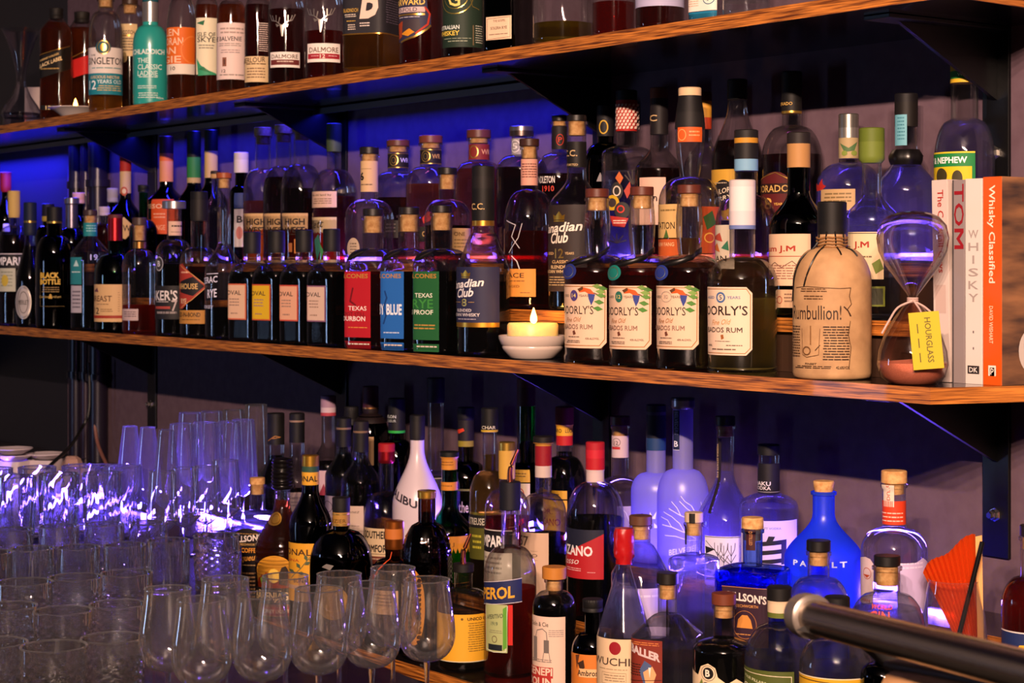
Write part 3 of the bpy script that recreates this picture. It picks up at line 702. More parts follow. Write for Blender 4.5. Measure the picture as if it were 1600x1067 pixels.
T('whisky_bottle', 794, 78, -12, 26, 'c', 'nearly black flat-faced bottle with one small cream square label', glass='dark', liq=('black', -16), ny=-36, n=6, rot=.62,
  labels=[(760, 799, 29, 65, 'e6c6a6', [('b', 0)][:0] + [('l', [(762, 32), (797, 31), (797, 62), (762, 64), (762, 32)], .7, '8a5a40'), ('t', 'THE GOSPEL', 771, 790, 36, 3.5, '7a5a48'), ('t', 'SOLERA RYE', 767, 792, 47, 4.5, '5a4030'), ('f', 765, 794, 56, 59, 1, '8a6a58')])])
T('spirit_bottle', 879, 94, -16, 34, 'c', 'wide clear bottle with a little olive-gold spirit left on the top shelf', liq=('olive', 38), ny=-50)
T('whisky_bottle', 959, 67, -16, 28, 'c', 'plain red-brown filled bottle without label at the top shelf front', liq=('red', 5), ny=-46)
T('whisky_bottle', 1031, 76, -22, 30, 'c', 'brown filled bottle with pale lilac label edge at the top shelf', liq=('rum', -10), ny=-50,
  labels=[(993, 1069, -30, 14, 'a8a4c4', [('l', [(1002, 2), (1006, -8)], 1, '444050')])])
T('gin_bottle', 1110, 68, -22, 30, 'c', 'bottle with white label, round teal seal and teal foot band', liq=('water', -10), ny=-50, n=5, rot=.6,
  labels=[(1070, 1120, -30, 20, 'e8d8cc', [('O', 1107, 2, 9, 9, '2a6a80', 1.5), ('l', [(1103, 2), (1106, 5), (1111, -2)], 1.2, '2a6a80'), ('f', 1073, 1092, 0, 14, 4, 'c8a890')]), (1070, 1120, 21, 34, '1a7296')])
T('spirit_bottle', 1166, 74, -28, 32, 'c', 'unlabelled clear bottle, rightmost on the top shelf', liq=('water', 2), ny=-60)
# glass carafe, card, candle on a dish
def vase():
    p = place(33, 2.06, .383); s = sc(33, 2.06)
    r = empty('glass_carafe', p, 0, 'waisted clear glass carafe at the left end of the top shelf', 'carafe')
    Z = lambda y: (HOR - .383 * s - y) / s
    pr = [(w / s, max(Z(y), .0)) for w, y in ((20, 186), (29, 184.5), (31, 180), (31, 176), (26, 166), (15, 150), (9, 135), (7, 122), (8.5, 110), (14, 88), (22, 64), (30, 47))]
    bm = bmesh.new(); lathe(bm, pr, 40, None, 0, True, False)
    mesh_obj('bowl', bm, glassmat((.86, .86, .92), (.35, .35, .55)), r)
    bm = bmesh.new(); lathe(bm, [(29.5 / s, Z(47)), (30.4 / s, Z(46.4)), (30.4 / s, Z(45.8)), (29.4 / s, Z(45.6))], 40); mesh_obj('rim', bm, glassmat(GL['clear'][0], (.8, .8, .95)), r)
    bm = bmesh.new(); cyl(bm, 29 / s, .001, Z(177), 40, .001); mesh_obj('thick_base', bm, glassmat((.75, .75, .9), (.2, .2, .4), .0015), r)
vase()
p = place(50, 2.2, .383); bm = bmesh.new(); box(bm, -.022, .022, -.0012, .0012, 0, .135, .0004)
o = mesh_obj('menu_card', bm, pbr('cdb9b4', .7)); o.location = p; o.rotation_euler = (-.03, 0, .9); tag(o, 'pale upright card behind the waisted glass carafe', 'card')
def flame(root, z, h, xy=(0, 0), power=.5):
    bm = bmesh.new(); pr = [(.0001, 0), (.32, .08), (.5, .22), (.46, .42), (.28, .68), (.1, .9), (.0001, 1)]
    lathe(bm, [(r * h * .42, z + q * h) for r, q in pr], 16, c=xy)
    m = pbr('ffd090', 1, emit='ffb347', es=26, name='flame'); mesh_obj('flame', bm, m, root)
    bm = bmesh.new(); cyl(bm, .0012, z - .006, z + h * .2, 8, c=xy); mesh_obj('wick', bm, pbr('120a06', .9), root)
    l = lamp('POINT', 'candle_light', (0, 0, 0), power, (1, .48, .14), .008); l.parent = root; l.location = (xy[0], xy[1], z + h * .5)
p = place(118, 2.012, .383); s = sc(118, 2.012); bm = bmesh.new()
r = empty('candle_dish', p, 0, 'small white dish with a lit candle stub at the top shelf edge', 'candle')
lathe(bm, [(.001, 0), (.030, 0), (.034, .004), (.055, .020), (.071, .026), (.0715, .028), (.055, .0235), (.034, .009), (.001, .008)], 40)
mesh_obj('dish', bm, pbr('d8c8c0', .25, 0, .5, .5, name='glazed_ceramic'), r)
bm = bmesh.new(); cyl(bm, .017, .009, .026, 28, .002); mesh_obj('candle_stub', bm, pbr('f0d9a0', .4, name='candle_wax_stub'), r)
flame(r, .027, .026, power=1.3)
# ------------------------------------------------------------------ middle shelf
def M(kind, x, w, tier, ys, wn, wc, cap, label, **k): return bot(kind, x, w, tier, ys, wn, wc, cap, label, group=G2, **k)
def CK(y1, y2, c='2a1a14'): return ('cork', c, y1, y2)
# far left
M('wine_bottle', 9, 34, 'M3', (269, 300, 306, 345), 12, 17, ('foil', [('a01c18', 300)]), 'dark bottle with bright red capsule at the far left of the middle shelf', glass='dkgreen', liq=('black', 315), st='slope',
  labels=[(5, 15, 350, 362, 'd8d0d8', [])])
M('liqueur_bottle', 22, 50, 'M1', (298, 340, 352, 384), 16, 19, ('foil', [('c8a860', 340)]), 'clear-necked dark aperitif bottle with cream capsule, partial word on black band', liq=('dark', 367), labels=[
  (-4, 46, 396, 419, '141014', [('t', 'CAMPARI', -14, 31, 408, 13, 'e0dce0', 0, .03), ('r', -2, 46, 396, 397.5, 'c8c0c8')]), (-2, 24, 419, 455, 'b8b8a8', [('f', 2, 20, 424, 450, 5, '8a9080'), ('o', 8, 438, 5, 9, 'c0a840')])])
M('liqueur_bottle', 47, 44, 'M1', (316, 368, 374, 440), 17, 20, ('foil', [('121c34', 345), ('mb09048', 348), ('151c30', 368)]), 'dark bottle with navy capsule and round silver medallion label', st='slope', glass='clear', liq=('purple', 384), dy=-.0, labels=[
  (25, 49, 446, 498, 'b0a8a8', [('O', 37, 472, 11, 24, 'ma09890', 1.5), ('O', 37, 472, 7, 17, '4a4440', 1), ('t', 'MERLET', 30, 45, 472, 7, '2a2624')], 'ell')])
M('whisky_bottle', 85, 58, 'M1', (323, 350, 368, 400), 23, 20, ('foil', [('0c0b0c', 346), ('mb09048', 349)]), 'squat black bottle with large gold lettering at left of the middle shelf', glass='dark', liq=('black', 360), labels=[
  (62, 101, 420, 482, None, [('t', 'BLACK', 64, 92, 430, 9, 'd8b048', 0, .04), ('t', 'BOTTLE', 64, 94, 440, 8.5, 'd8b048', 0, .04), ('f', 66, 92, 448, 458, 3, '8a7040'), ('t', 'Gordon Graham', 63, 95, 463, 4, 'a08848'), ('p', [(76, 466), (82, 466), (80, 459), (78, 459)], 'c09840'), ('l', [(64, 420), (64, 478), (100, 478)], .6, '6a5830')])])
M('whisky_bottle', 75, 40, 'M3', (318, 345, 352, 372), 16, 19, ('foil', [('18141a', 338), ('a89030', 346)]), 'dark bottle with black cap and yellow collar behind the squat black bottle', glass='dark', liq=('black', 356))
M('gin_bottle', 112, 44, 'M2', (309, 320, 356, 382), 18, 23, ('foil', [('m8a8694', 320), ('m7c7484', 356)]), 'dark bottle with tall pewter capsule behind the teal-necked bottle', glass='dark', liq=('black', 360))
M('liqueur_bottle', 123, 36, 'M3', (301, 318, 335, 360), 14, 19, ('screw', 'd8a8b8'), 'dark bottle with pink screw cap near the blue-lit wall', glass='dark', liq=('black', 342))
M('whisky_bottle', 141, 60, 'M1', (328, 337, 372, 394), 21, 22, CK(337, 350, '3a2826'), 'eight-sided clear whisky bottle with teal neck band and teal-and-white side label', n=3.2, rot=.78, liq=('black', 446), st='cone', labels=[
  (129, 153, 348, 369, '1f7f86', [('f', 134, 150, 352, 364, 3, '8ac0c0')]), (111, 128, 402, 444, '2a8088', [('f', 113, 126, 424, 428, 1, 'c8e0e0'), ('p', [(116, 416), (120, 406), (124, 416)], 'b8d8d8')]), (112, 128, 446, 488, 'b0a8b4', [('f', 114, 126, 454, 484, 5, '5a5460')]), (140, 155, 396, 408, None, [('t', '19', 141, 152, 402, 9, 'c0c0ff')])])
M('liqueur_bottle', 163, 30, 'M2', (323, 337, 348, 366), 13, 17, ('screw', 'b8a8c0'), 'slim bottle with lilac cap holding deep red liqueur', liq=('red', 352))
M('whisky_bottle', 176, 32, 'M3', (294, 316, 322, 350), 14, 17, ('screw', '9a94a8'), 'dark bottle with ribbed grey cap left of the green diamond-label bottle', glass='dark', liq=('black', 330))
M('whiskey_bottle', 196, 56, 'M3', (238, 307, 307, 345), 17, 17, ('foil', [('a02418', 268), ('c8a878', 302)]), 'dark green whiskey bottle with red and gold capsule, cream diamond label', glass='dkgreen', liq=('black', 312), st='slope', labels=[
  (191, 211, 342, 374, 'c8a468', [('t', 'W', 192, 204, 357, 10, '2a1c14')], [(178, 344), (194, 340), (211, 357), (196, 374), (180, 370)]), (189, 199, 292, 306, 'b05030', [('o', 194, 299, 3, 4, 'd8c090')], 'ell')])
M('whiskey_bottle', 180, 64, 'M1', (335, 376, 396, 430), 22, 22, ('foil', [('5a2420', 341), ('ma02028', 376)]), 'green glass whiskey bottle with red capsule and wide cream label', glass='green', liq=('dark', 400), labels=[
  (146, 203, 444, 502, 'd0aa78', [('t', 'REDBREAST', 129, 175, 466, 9, '5a3a28'), ('p', [(149, 455), (153, 449), (155, 456)], '6a4048'), ('f', 152, 170, 474, 477, 1, '8a6a48'), ('t', '12', 149, 156, 485, 10, '3a2a20'), ('f', 157, 176, 482, 488, 2, '8a6a48'), ('r', 146, 203, 492, 496.5, '9a3020'), ('f', 184, 187, 456, 488, 9, '9a7a50')])])
M('whiskey_bottle', 224, 44, 'M2', (289, 300, 342, 366), 14, 17, ('screw', '0e0e10'), 'green-necked bottle behind the domed clear bottle with brass ring', glass='green', liq=('black', 350))
M('whiskey_bottle', 218, 54, 'M1', (340, 352, 390, 416), 20, 22, CK(352, 376, '43302a'), 'domed clear bottle with brass neck ring and a little orange spirit', liq=('orange', 476), labels=[
  (192, 216, 482, 500, 'b8a0a0', [('f', 194, 213, 486, 496, 3, '6a5a60')]), (205, 231, 378, 388, 'm9a6c38', [])])
M('whiskey_bottle', 260, 62, 'M3', (213, 284, 290, 318), 21, 20, ('foil', [('3a1410', 240), ('d86a28', 252), ('d89060', 284)]), 'green whiskey bottle with brown capsule and vivid orange label', glass='dkgreen', liq=('black', 290), st='slope', labels=[
  (237, 272, 312, 366, 'cc4f1e', [('t', 'JAMESON', 222, 264, 324, 9, 'e8c0a0', 0, .02), ('f', 240, 258, 334, 344, 2, 'e0a080'), ('t', 'ORANGE', 234, 258, 356, 8, 'e0a080')])])
M('whiskey_bottle', 303, 52, 'M3', (205, 286, 286, 320), 21, 18, ('foil', [('101410', 246), ('2a7a40', 278), ('b8a070', 286)]), 'green whiskey bottle with green foil neck next to the orange-label bottle', glass='dkgreen', liq=('black', 290), st='slope')
M('whiskey_bottle', 330, 52, 'M3', (203, 278, 284, 318), 20, 17, ('foil', [('0e100e', 236), ('c8a868', 278)]), 'green whiskey bottle with cream-and-black foil neck left of white-capped bottle', glass='dkgreen', liq=('black', 290), st='slope')
M('whiskey_bottle', 272, 58, 'M1', (314, 329, 374, 402), 22, 37, ('foil', [('mb8b4b8', 326)]), 'clear bottle with wide silver top and black label with large seven', liq=('black', 412), labels=[
  (264, 290, 346, 368, 'd8b49c', [('f', 268, 286, 352, 358, 1, '4a3c34'), ('f', 266, 288, 362, 365, 1, '9a8070')]), (243, 255, 400, 424, '3a3638', [('O', 249, 412, 5.5, 11, 'c0c0c8', 1), ('t', 'B', 247, 251, 412, 9, 'd0d0d8')], 'ell'),
  (243, 300, 446, 498, '1c1a1c', [('t', "BAKER'S", 233, 277, 461, 16, 'd8d0d0', 0, .02), ('t', '7', 268, 277, 477, 17, 'b8a8a8'), ('f', 244, 264, 470, 474, 1, 'a09898'), ('r', 244, 266, 478, 482, 'a04038'), ('f', 246, 276, 486, 494, 1, '8a8080')])])
M('whiskey_bottle', 311, 60, 'M1', (299, 345, 386, 414), 25, 27, ('foil', [('0d0b0c', 312), ('1a1615', 345)]), 'clear-shouldered rye bottle with red diamond label and ochre strip', liq=('dark', 416), labels=[
  (281, 323, 414, 482, 'a03428', [('p', [(283, 440), (302, 432), (319, 447), (302, 462), (283, 456)], '151012'), ('t', 'RITTENHOUSE', 262, 309, 447, 9, 'd0a868', 0, .02), ('t', 'RYE', 284, 292, 470, 8, 'e0c8a0'), ('f', 284, 296, 424, 430, 1, 'e0b090'), ('l', [(283, 414), (300, 428), (323, 447), (300, 468), (283, 482)], 1, 'c89858')], [(281, 414), (286, 412), (323, 448), (286, 482), (281, 482)]),
  (280, 322, 484, 505, 'b07c38', [('t', 'BOTTLED-IN-BOND', 268, 313, 491, 7, '2a1c10', 0, .02), ('f', 284, 312, 498, 501, 1, '6a4820')])])
M('whiskey_bottle', 337, 36, 'M2', (267, 279, 300, 330), 13, 16, ('foil', [('2a2024', 272), ('b89060', 279)]), 'slim purple-lit clear bottle between rye bottle and tall-necked bottle', st='slope')
M('whiskey_bottle', 350, 60, 'M1', (270, 280, 378, 424), 20, 24, CK(279, 294, '9a4c22'), 'tall-necked clear bottle with orange wooden stopper and white painted words', st='slope', liq=('black', 480), labels=[
  (322, 352, 430, 490, None, [('t', 'SAZERAC', 309, 340, 438, 10, 'e0dcf0', -.1), ('t', 'RYE', 325, 339, 458, 13, 'e0dcf0', -.1), ('l', [(324, 428), (341, 427)], 1, 'e0dcf0'), ('t', 'WHISKEY', 312, 334, 479, 5, 'c8c4d8')])])
M('whiskey_bottle', 377, 38, 'M3', (238, 272, 290, 312), 19, 23, ('foil', [('c8bcc0', 250), ('d8ccd0', 270)]), 'dark bottle with white ribbed capsule, blue and white label with letter B', glass='dark', liq=('black', 290), labels=[
  (366, 388, 302, 326, '26346a', []), (366, 388, 327, 386, 'd4c8c8', [('t', 'B', 370, 379, 343, 11, '302c30', 0, .03), ('o', 374, 364, 5, 10, 'c87870')])])
hw = lambda a, b, cx: [(a, b, 334, 420, 'cfa878', [('t', 'HIGH', cx - 26, cx + 4, 347, 10, '2c1c12', 0, .03), ('t', 'WEST', cx - 26, cx + 4, 359.5, 9, '2c1c12', 0, .03), ('f', cx - 22, cx + 2, 366, 369, 1, '3a281c'), ('r', cx - 21, cx - 15, 380, 394, '9a5a2c'), ('r', cx - 12, cx - 4, 374, 396, 'c07838'), ('f', cx - 24, cx, 402, 410, 2, '7a5a40')])]
for X_, yt_, lv, w_, lb in ((411, 199, 314, 62, 'long-necked whiskey bottle with round cork, leftmost of the three with cream western labels'), (443, 195, 277, 64, 'long-necked whiskey bottle with round cork, middle one of three with cream western labels'), (471, 193, 295, 66, 'long-necked whiskey bottle with round cork, rightmost of three with cream western labels')):
    M('whiskey_bottle', X_, w_, 'M3', (yt_, yt_ + 10, yt_ + 64, 306), 24, 28, ('cork', 'cork', yt_ + 14, yt_ + 26), lb, liq=('dark' if X_ > 420 else 'whisky', lv), labels=hw(X_ - 30, X_ + 10 if X_ > 450 else X_ + 6, X_ + 1), dy=(X_ - 441) * .0)
M('whiskey_bottle', 522, 68, 'M3', (193, 237, 264, 302), 22, 24, ('foil', [('3c4a30', 237)]), 'bourbon bottle with olive capsule, cream label strips and green sprig', liq=('red', 307), labels=[
  (487, 526, 300, 325, 'd8b49c', [('t', 'the old land by', 489, 518, 306, 4, '4a3428'), ('f', 490, 518, 311, 321, 3, '8a6a58')]), (487, 526, 340, 424, 'd4b88c', [('t', 'Willett', 470, 506, 352, 12, '3a3020', -.1, .0, .3), ('p', [(492, 376), (498, 366), (502, 386), (496, 410)], '2f6a5a'), ('p', [(500, 380), (506, 392), (502, 408)], '3a8048')])])
M('bourbon_bottle', 577, 76, 'M2', (230, 241, 312, 342), 27, 30, CK(241, 254, '17110f'), 'empty clear bottle with tall cream neck label and black stopper', labels=[
  (563, 591, 252, 300, 'd6b184', [('t', '6', 564, 569, 276, 13, '1c1410', 0, .04), ('r', 565, 580, 264, 264.7, '8a6a48'), ('f', 564, 582, 288, 292, 1, '6a5040')]), (543, 562, 372, 405, 'c0a890', [('f', 547, 558, 380, 398, 4, '6a5848')], 'ell')])
wf = lambda a, b, c, t: [(a, b, 240 + t, 263 + t, '1a1412', [('O', a + 9, 251 + t, 7, 9, 'mc8a050', 1.6), ('O', a + 9, 251 + t, 3.5, 5, 'mc8a050', 1), ('t', 'WR', a + 19, a + 31, 251 + t, 7, c), ('r', a, b, 240 + t, 241.4 + t, 'mb09048'), ('r', a, b, 261.6 + t, 263 + t, 'mb09048')])]
M('bourbon_bottle', 622, 72, 'M3', (219, 229, 268, 290), 32, 36, CK(229, 238, '5a2e20'), 'flat-shouldered bourbon bottle with gold-ring neck label, half full and violet lit', liq=('dark', 309), labels=wf(606, 638, 'c8c0d8', 0) + [(600, 622, 345, 372, '2a2624', [('f', 603, 618, 350, 366, 3, '8a8078')])], st='round')
M('bourbon_bottle', 673, 78, 'M3', (212, 224, 260, 290), 33, 37, CK(224, 232, '6a3424'), 'bourbon bottle with gold-ring neck label left of the red seal, nearly full', liq=('whisky', 288), labels=wf(656, 690, 'c89848', -6) + [(652, 674, 355, 378, '1c1a18', [('t', 'ON', 660, 670, 366, 8, 'c8a060')]), (660, 676, 330, 350, 'c02c20', [], [(660, 342), (668, 331), (676, 334), (672, 346), (662, 350)])])
M('bourbon_bottle', 699, 72, 'M2', (262, 273, 312, 340), 27, 30, CK(273, 296, '15100e'), 'small round bourbon bottle with cork and cream side label behind the green label', liq=('dark', 352), labels=[
  (704, 738, 357, 396, 'd0a868', [('t', 'ONE', 709, 726, 366, 6, '6a4828'), ('f', 708, 732, 374, 390, 3, '9a7a48')])])
M('bourbon_bottle', 748, 78, 'M3', (203, 216, 252, 285), 33, 38, CK(216, 224, '5a2c1e'), 'bourbon bottle with red and gold neck label above the black-necked club bottle', liq=('whisky', 264), labels=[
  (733, 766, 226, 250, '7a2418', [('O', 740, 238, 7, 10, 'mc8a050', 1.6), ('t', 'WR', 752, 764, 238, 8, 'd8a060')])])
# small square whiskeys with plain labels
kl = [(394, 'e0b898', 'c86040', 'whiskey_bottle', 'square whiskey bottle with pale pink label, leftmost of the four alike'), (432, 'd8b020', 'c05030', 'whiskey_bottle', 'square whiskey bottle with bright yellow label'), (475, 'e0a888', 'c04838', 'whiskey_bottle', 'square whiskey bottle with salmon label edged red, right of the yellow label'), (518, 'd8b8a4', '8a5a78', 'whiskey_bottle', 'square whiskey bottle with pale label edged violet, next to the red label')]
for i, (x, c1, c2, kd, lb) in enumerate(kl):
    y = i * -1.0 + 0
    M(kd, x, 74 + i, 'M1', (362 - i * 1.5, 396 - i * 1.2, 410, 437), 25, 27, ('foil', [('0e0d0e', 372 - i), ('131112', 396 - i)]), lb, n=9, rot=.80, st='round', liq=('black', 424), dy=-.010, labels=[
      (x - 37.5, x - 9, 443 + i, 499 + i, c2, [('r', x - 37, x - 11, 445 + i, 497 + i, c1), ('t', 'KOVAL', x - 46, x - 17, 457 + i, 7, '3a2c28'), ('f', x - 35, x - 20, 466 + i, 480 + i, 3, 'a08070'), ('f', x - 33, x - 22, 488 + i, 493 + i, 1, '9a7868')])])
# three tall squared bottles in red, blue and green
bl = [(583, 'b01824', 'e8c8c0', 'squared whiskey bottle with full red label', [('t', 'TEXAS', 545, 573, 481, 7, 'ecdcd4'), ('t', 'POT STILL', 540, 571, 490, 6, '6a1418'), ('t', 'BOURBON', 532, 571, 497, 7.5, 'ecdcd4', 0, .02), ('f', 545, 575, 510, 513, 1, 'd89040'), ('l', [(552, 450), (548, 470), (556, 476)], 3, '6a0c14')]),
      (639, '2464b4', 'e8e8f0', 'squared whiskey bottle with full bright blue label', [('t', 'BABY BLUE', 578, 628, 483, 17, 'e8ecf4', 0, .03), ('l', [(602, 455), (605, 465), (600, 480), (604, 492), (600, 505)], 3, '143c7c'), ('f', 600, 624, 518, 522, 1, 'c0d0e8')]),
      (690, '1f5c30', 'd8dcc8', 'squared whiskey bottle with full dark green label', [('t', 'TEXAS', 649, 676, 461, 7, 'dce0cc'), ('t', 'RYE', 646, 677, 474, 14, '3c8a3c'), ('t', '100 PROOF', 634, 677, 487, 7.5, 'dce0cc', 0, .02), ('f', 646, 680, 506, 516, 2, 'b08840')])]
for i, (x, c, c2, lb, its) in enumerate(bl):
    x0 = x - 44; x1 = [579, 631, 686][i]
    M('whiskey_bottle', x, 90, 'M1', (326 - i * 2.5, 338 - i * 2.5, 388, 424 - i * 3), 33, 32, CK(338 - i * 2.5, 364 - i * 2, '191210'), lb, n=5, rot=.62, liq=('red' if i == 0 else 'black', 424), dy=-.002, labels=[
      (x0, x1, 424, 526 + i * 2, c, [('t', 'BALCONES', x0 - 12, x1 - 4, 431, 7, 'b08038', 0, .02)] + its), (x0, x1, 532 + i * 2, 544 + i * 2, c, [('f', x0 + 4, x1 - 2, 535 + i * 2, 540 + i * 2, 1, 'd8c8b8')]),
      (x - 35, x - 12, 390, 406, '0e0c0c', [('l', [(x - 31, 402), (x - 18, 393)], .8, '4a4038')], [(x - 38, 402), (x - 34, 394), (x - 20, 388), (x - 13, 389), (x - 17, 397), (x - 30, 407), (x - 37, 407)])])
crown = lambda cx, cy, k, c: [('p', [(cx - 8 * k, cy + 5 * k), (cx + 8 * k, cy + 5 * k), (cx + 9 * k, cy - 3 * k), (cx + 5 * k, cy - 1 * k), (cx, cy - 8 * k), (cx - 5 * k, cy - 1 * k), (cx - 9 * k, cy - 3 * k)], c), ('r', cx - 8 * k, cx + 8 * k, cy + 6 * k, cy + 8 * k, c)]
M('whisky_bottle', 755, 83, 'M1', (259, 353, 362, 418), 34, 35, ('foil', [('141112', 276), ('1a1617', 295), ('0f0d0e', 345), ('md09a40', 353)]), 'tall round whisky bottle with navy label, white script and black neck', st='ogee', liq=('dark', 440), dy=.004, labels=[
  (713, 780, 417, 503, '232444', crown(728, 428, .8, 'mc89838') + [('t', 'Canadian', 704, 756, 443, 13, 'ece4e4', -.08, .02, .25), ('t', 'Club', 716, 740, 457, 14, 'ece4e4', -.08, .02, .25), ('t', '8', 722, 730, 472, 12, 'mc8a050'), ('f', 712, 720, 471, 473, 1, 'c8a050'), ('f', 732, 742, 471, 473, 1, 'c8a050'), ('t', 'BLENDED', 716, 737, 484, 4.5, 'd8d0d0'), ('t', 'CANADIAN WHISKY', 698, 750, 491, 5, 'd8d0d0'), ('f', 716, 744, 497, 500, 1, 'b0a8b8')]),
  (713, 780, 503, 510, 'md09838', []), (740, 762, 318, 330, None, [('t', 'C.C.', 739, 757, 323, 10, 'c8a870')])])
M('whiskey_bottle', 827, 80, 'M2', (217, 229, 296, 352), 26, 31, CK(229, 248, '3a2018'), 'etched bulb-shouldered clear whiskey bottle with pink neck label and orange label', liq=('red', 361), labels=[
  (812, 841, 249, 290, 'd89c88', [('f', 815, 838, 256, 280, 6, '6a4038')]), (788, 837, 420, 463, 'd08a3c', [('t', 'SURFACE', 775, 819, 430, 7.5, '3a2410'), ('f', 790, 820, 438, 441, 1, '6a4420'), ('t', '7 AGED', 792, 812, 447, 4, '6a4420'), ('f', 812, 828, 456, 459, 1, '7a5428')]),
  (790, 815, 330, 400, None, [('l', [(792, 345), (806, 352), (800, 370), (812, 388)], 1.2, 'c8c0c8'), ('l', [(796, 395), (810, 372), (816, 350)], 1, 'c8c0c8'), ('l', [(800, 400), (808, 408), (812, 420)], 1.5, 'd8d0d0')])])
M('bourbon_bottle', 815, 80, 'M3', (197, 214, 242, 268), 30, 38, ('foil', [('m8c8488', 205), ('m5a4c48', 213)]), 'dark bottle with silver cap and round number medal on the neck', glass='clear', liq=('dark', 262), labels=[
  (797, 820, 217, 242, '9a9498', [('O', 805, 229, 7, 10, 'e0d8dc', 1.4), ('t', '15', 800, 809, 229, 9, 'e8e0e0')])])
M('whiskey_bottle', 874, 80, 'M3', (180, 194, 238, 284), 24, 24, CK(190, 197, '100d0e'), 'bottle with black-and-red neck medallion and white letters across its chest', liq=('dark', 272), labels=[
  (862, 886, 198, 234, '1a1416', [('O', 875, 219, 6, 9, 'b03020', 1.2), ('t', 'P', 872, 878, 219, 8, 'b03020')]), (838, 872, 270, 300, None, [('t', 'PENDLETON', 838, 867, 282, 11, 'd8d0cc', 0, .02), ('t', '1910', 848, 866, 296, 9, 'b83828', 0, .02)])])
M('whisky_bottle', 901, 88, 'M2', (180, 192, 276, 324), 30, 31, CK(190, 212, '15100f'), 'taller whisky bottle with dark brown label, white script and gold crown', st='slope', liq=('dark', 345), labels=[
  (857, 917, 321, 455, '2b2120', crown(874, 339, 1.0, 'mc89838') + [('t', 'Canadian', 849, 910, 356, 15, 'ece0d4', -.06, .02, .25), ('t', 'Club', 862, 888, 372, 17, 'ece0d4', -.06, .02, .25), ('t', '12', 868, 881, 396, 15, 'mc8a050'), ('t', 'AGED', 856, 866, 396, 4, 'c8a878'), ('t', 'YEARS', 883, 897, 396, 4, 'c8a878'), ('t', 'CLASSIC', 864, 888, 409, 5, 'c8a878'), ('t', 'BLENDED', 862, 892, 417, 5, 'd0b890'), ('t', 'CANADIAN WHISKY', 848, 896, 424, 5, 'd0b890'), ('f', 858, 890, 432, 448, 4, '9a8868')]),
  (885, 918, 222, 262, '14100f', [('t', 'C.C.', 884, 902, 240, 10, 'c8a878'), ('t', 'IMPORTED', 884, 903, 258, 3.5, 'c8a878')])])
# rums with parrot label
def parrot(x, y):  # x,y: branch foot at the upper right of the label
    return [('p', [(x - 41, y - 2), (x - 34, y - 6), (x - 22, y - 3), (x - 16, y + 4), (x - 20, y + 8), (x - 30, y + 1), (x - 39, y + 2)], 'cc5418'), ('p', [(x - 42, y - 3), (x - 34, y - 7), (x - 33, y - 3), (x - 39, y + 1)], '5a3a20'),
            ('p', [(x - 26, y + 4), (x - 15, y + 5), (x - 17, y + 14), (x - 21, y + 22), (x - 25, y + 12)], '2a3a86'), ('l', [(x - 17, y + 3), (x - 8, y + 7), (x, y + 10)], 1.6, '6a3a20')] + \
        [('p', [(x - 20 + a, y - 8 + b), (x - 12 + a, y - 11 + b), (x - 4 + a, y - 6 + b), (x - 12 + a, y - 3 + b)], c) for a, b, c in ((0, 0, '6a8a3a'), (8, 3, '4a7a30'), (6, 14, '5c8a38'), (3, 24, '4a8030'), (1, 34, '44802c'), (5, 8, '7a9a48'))]
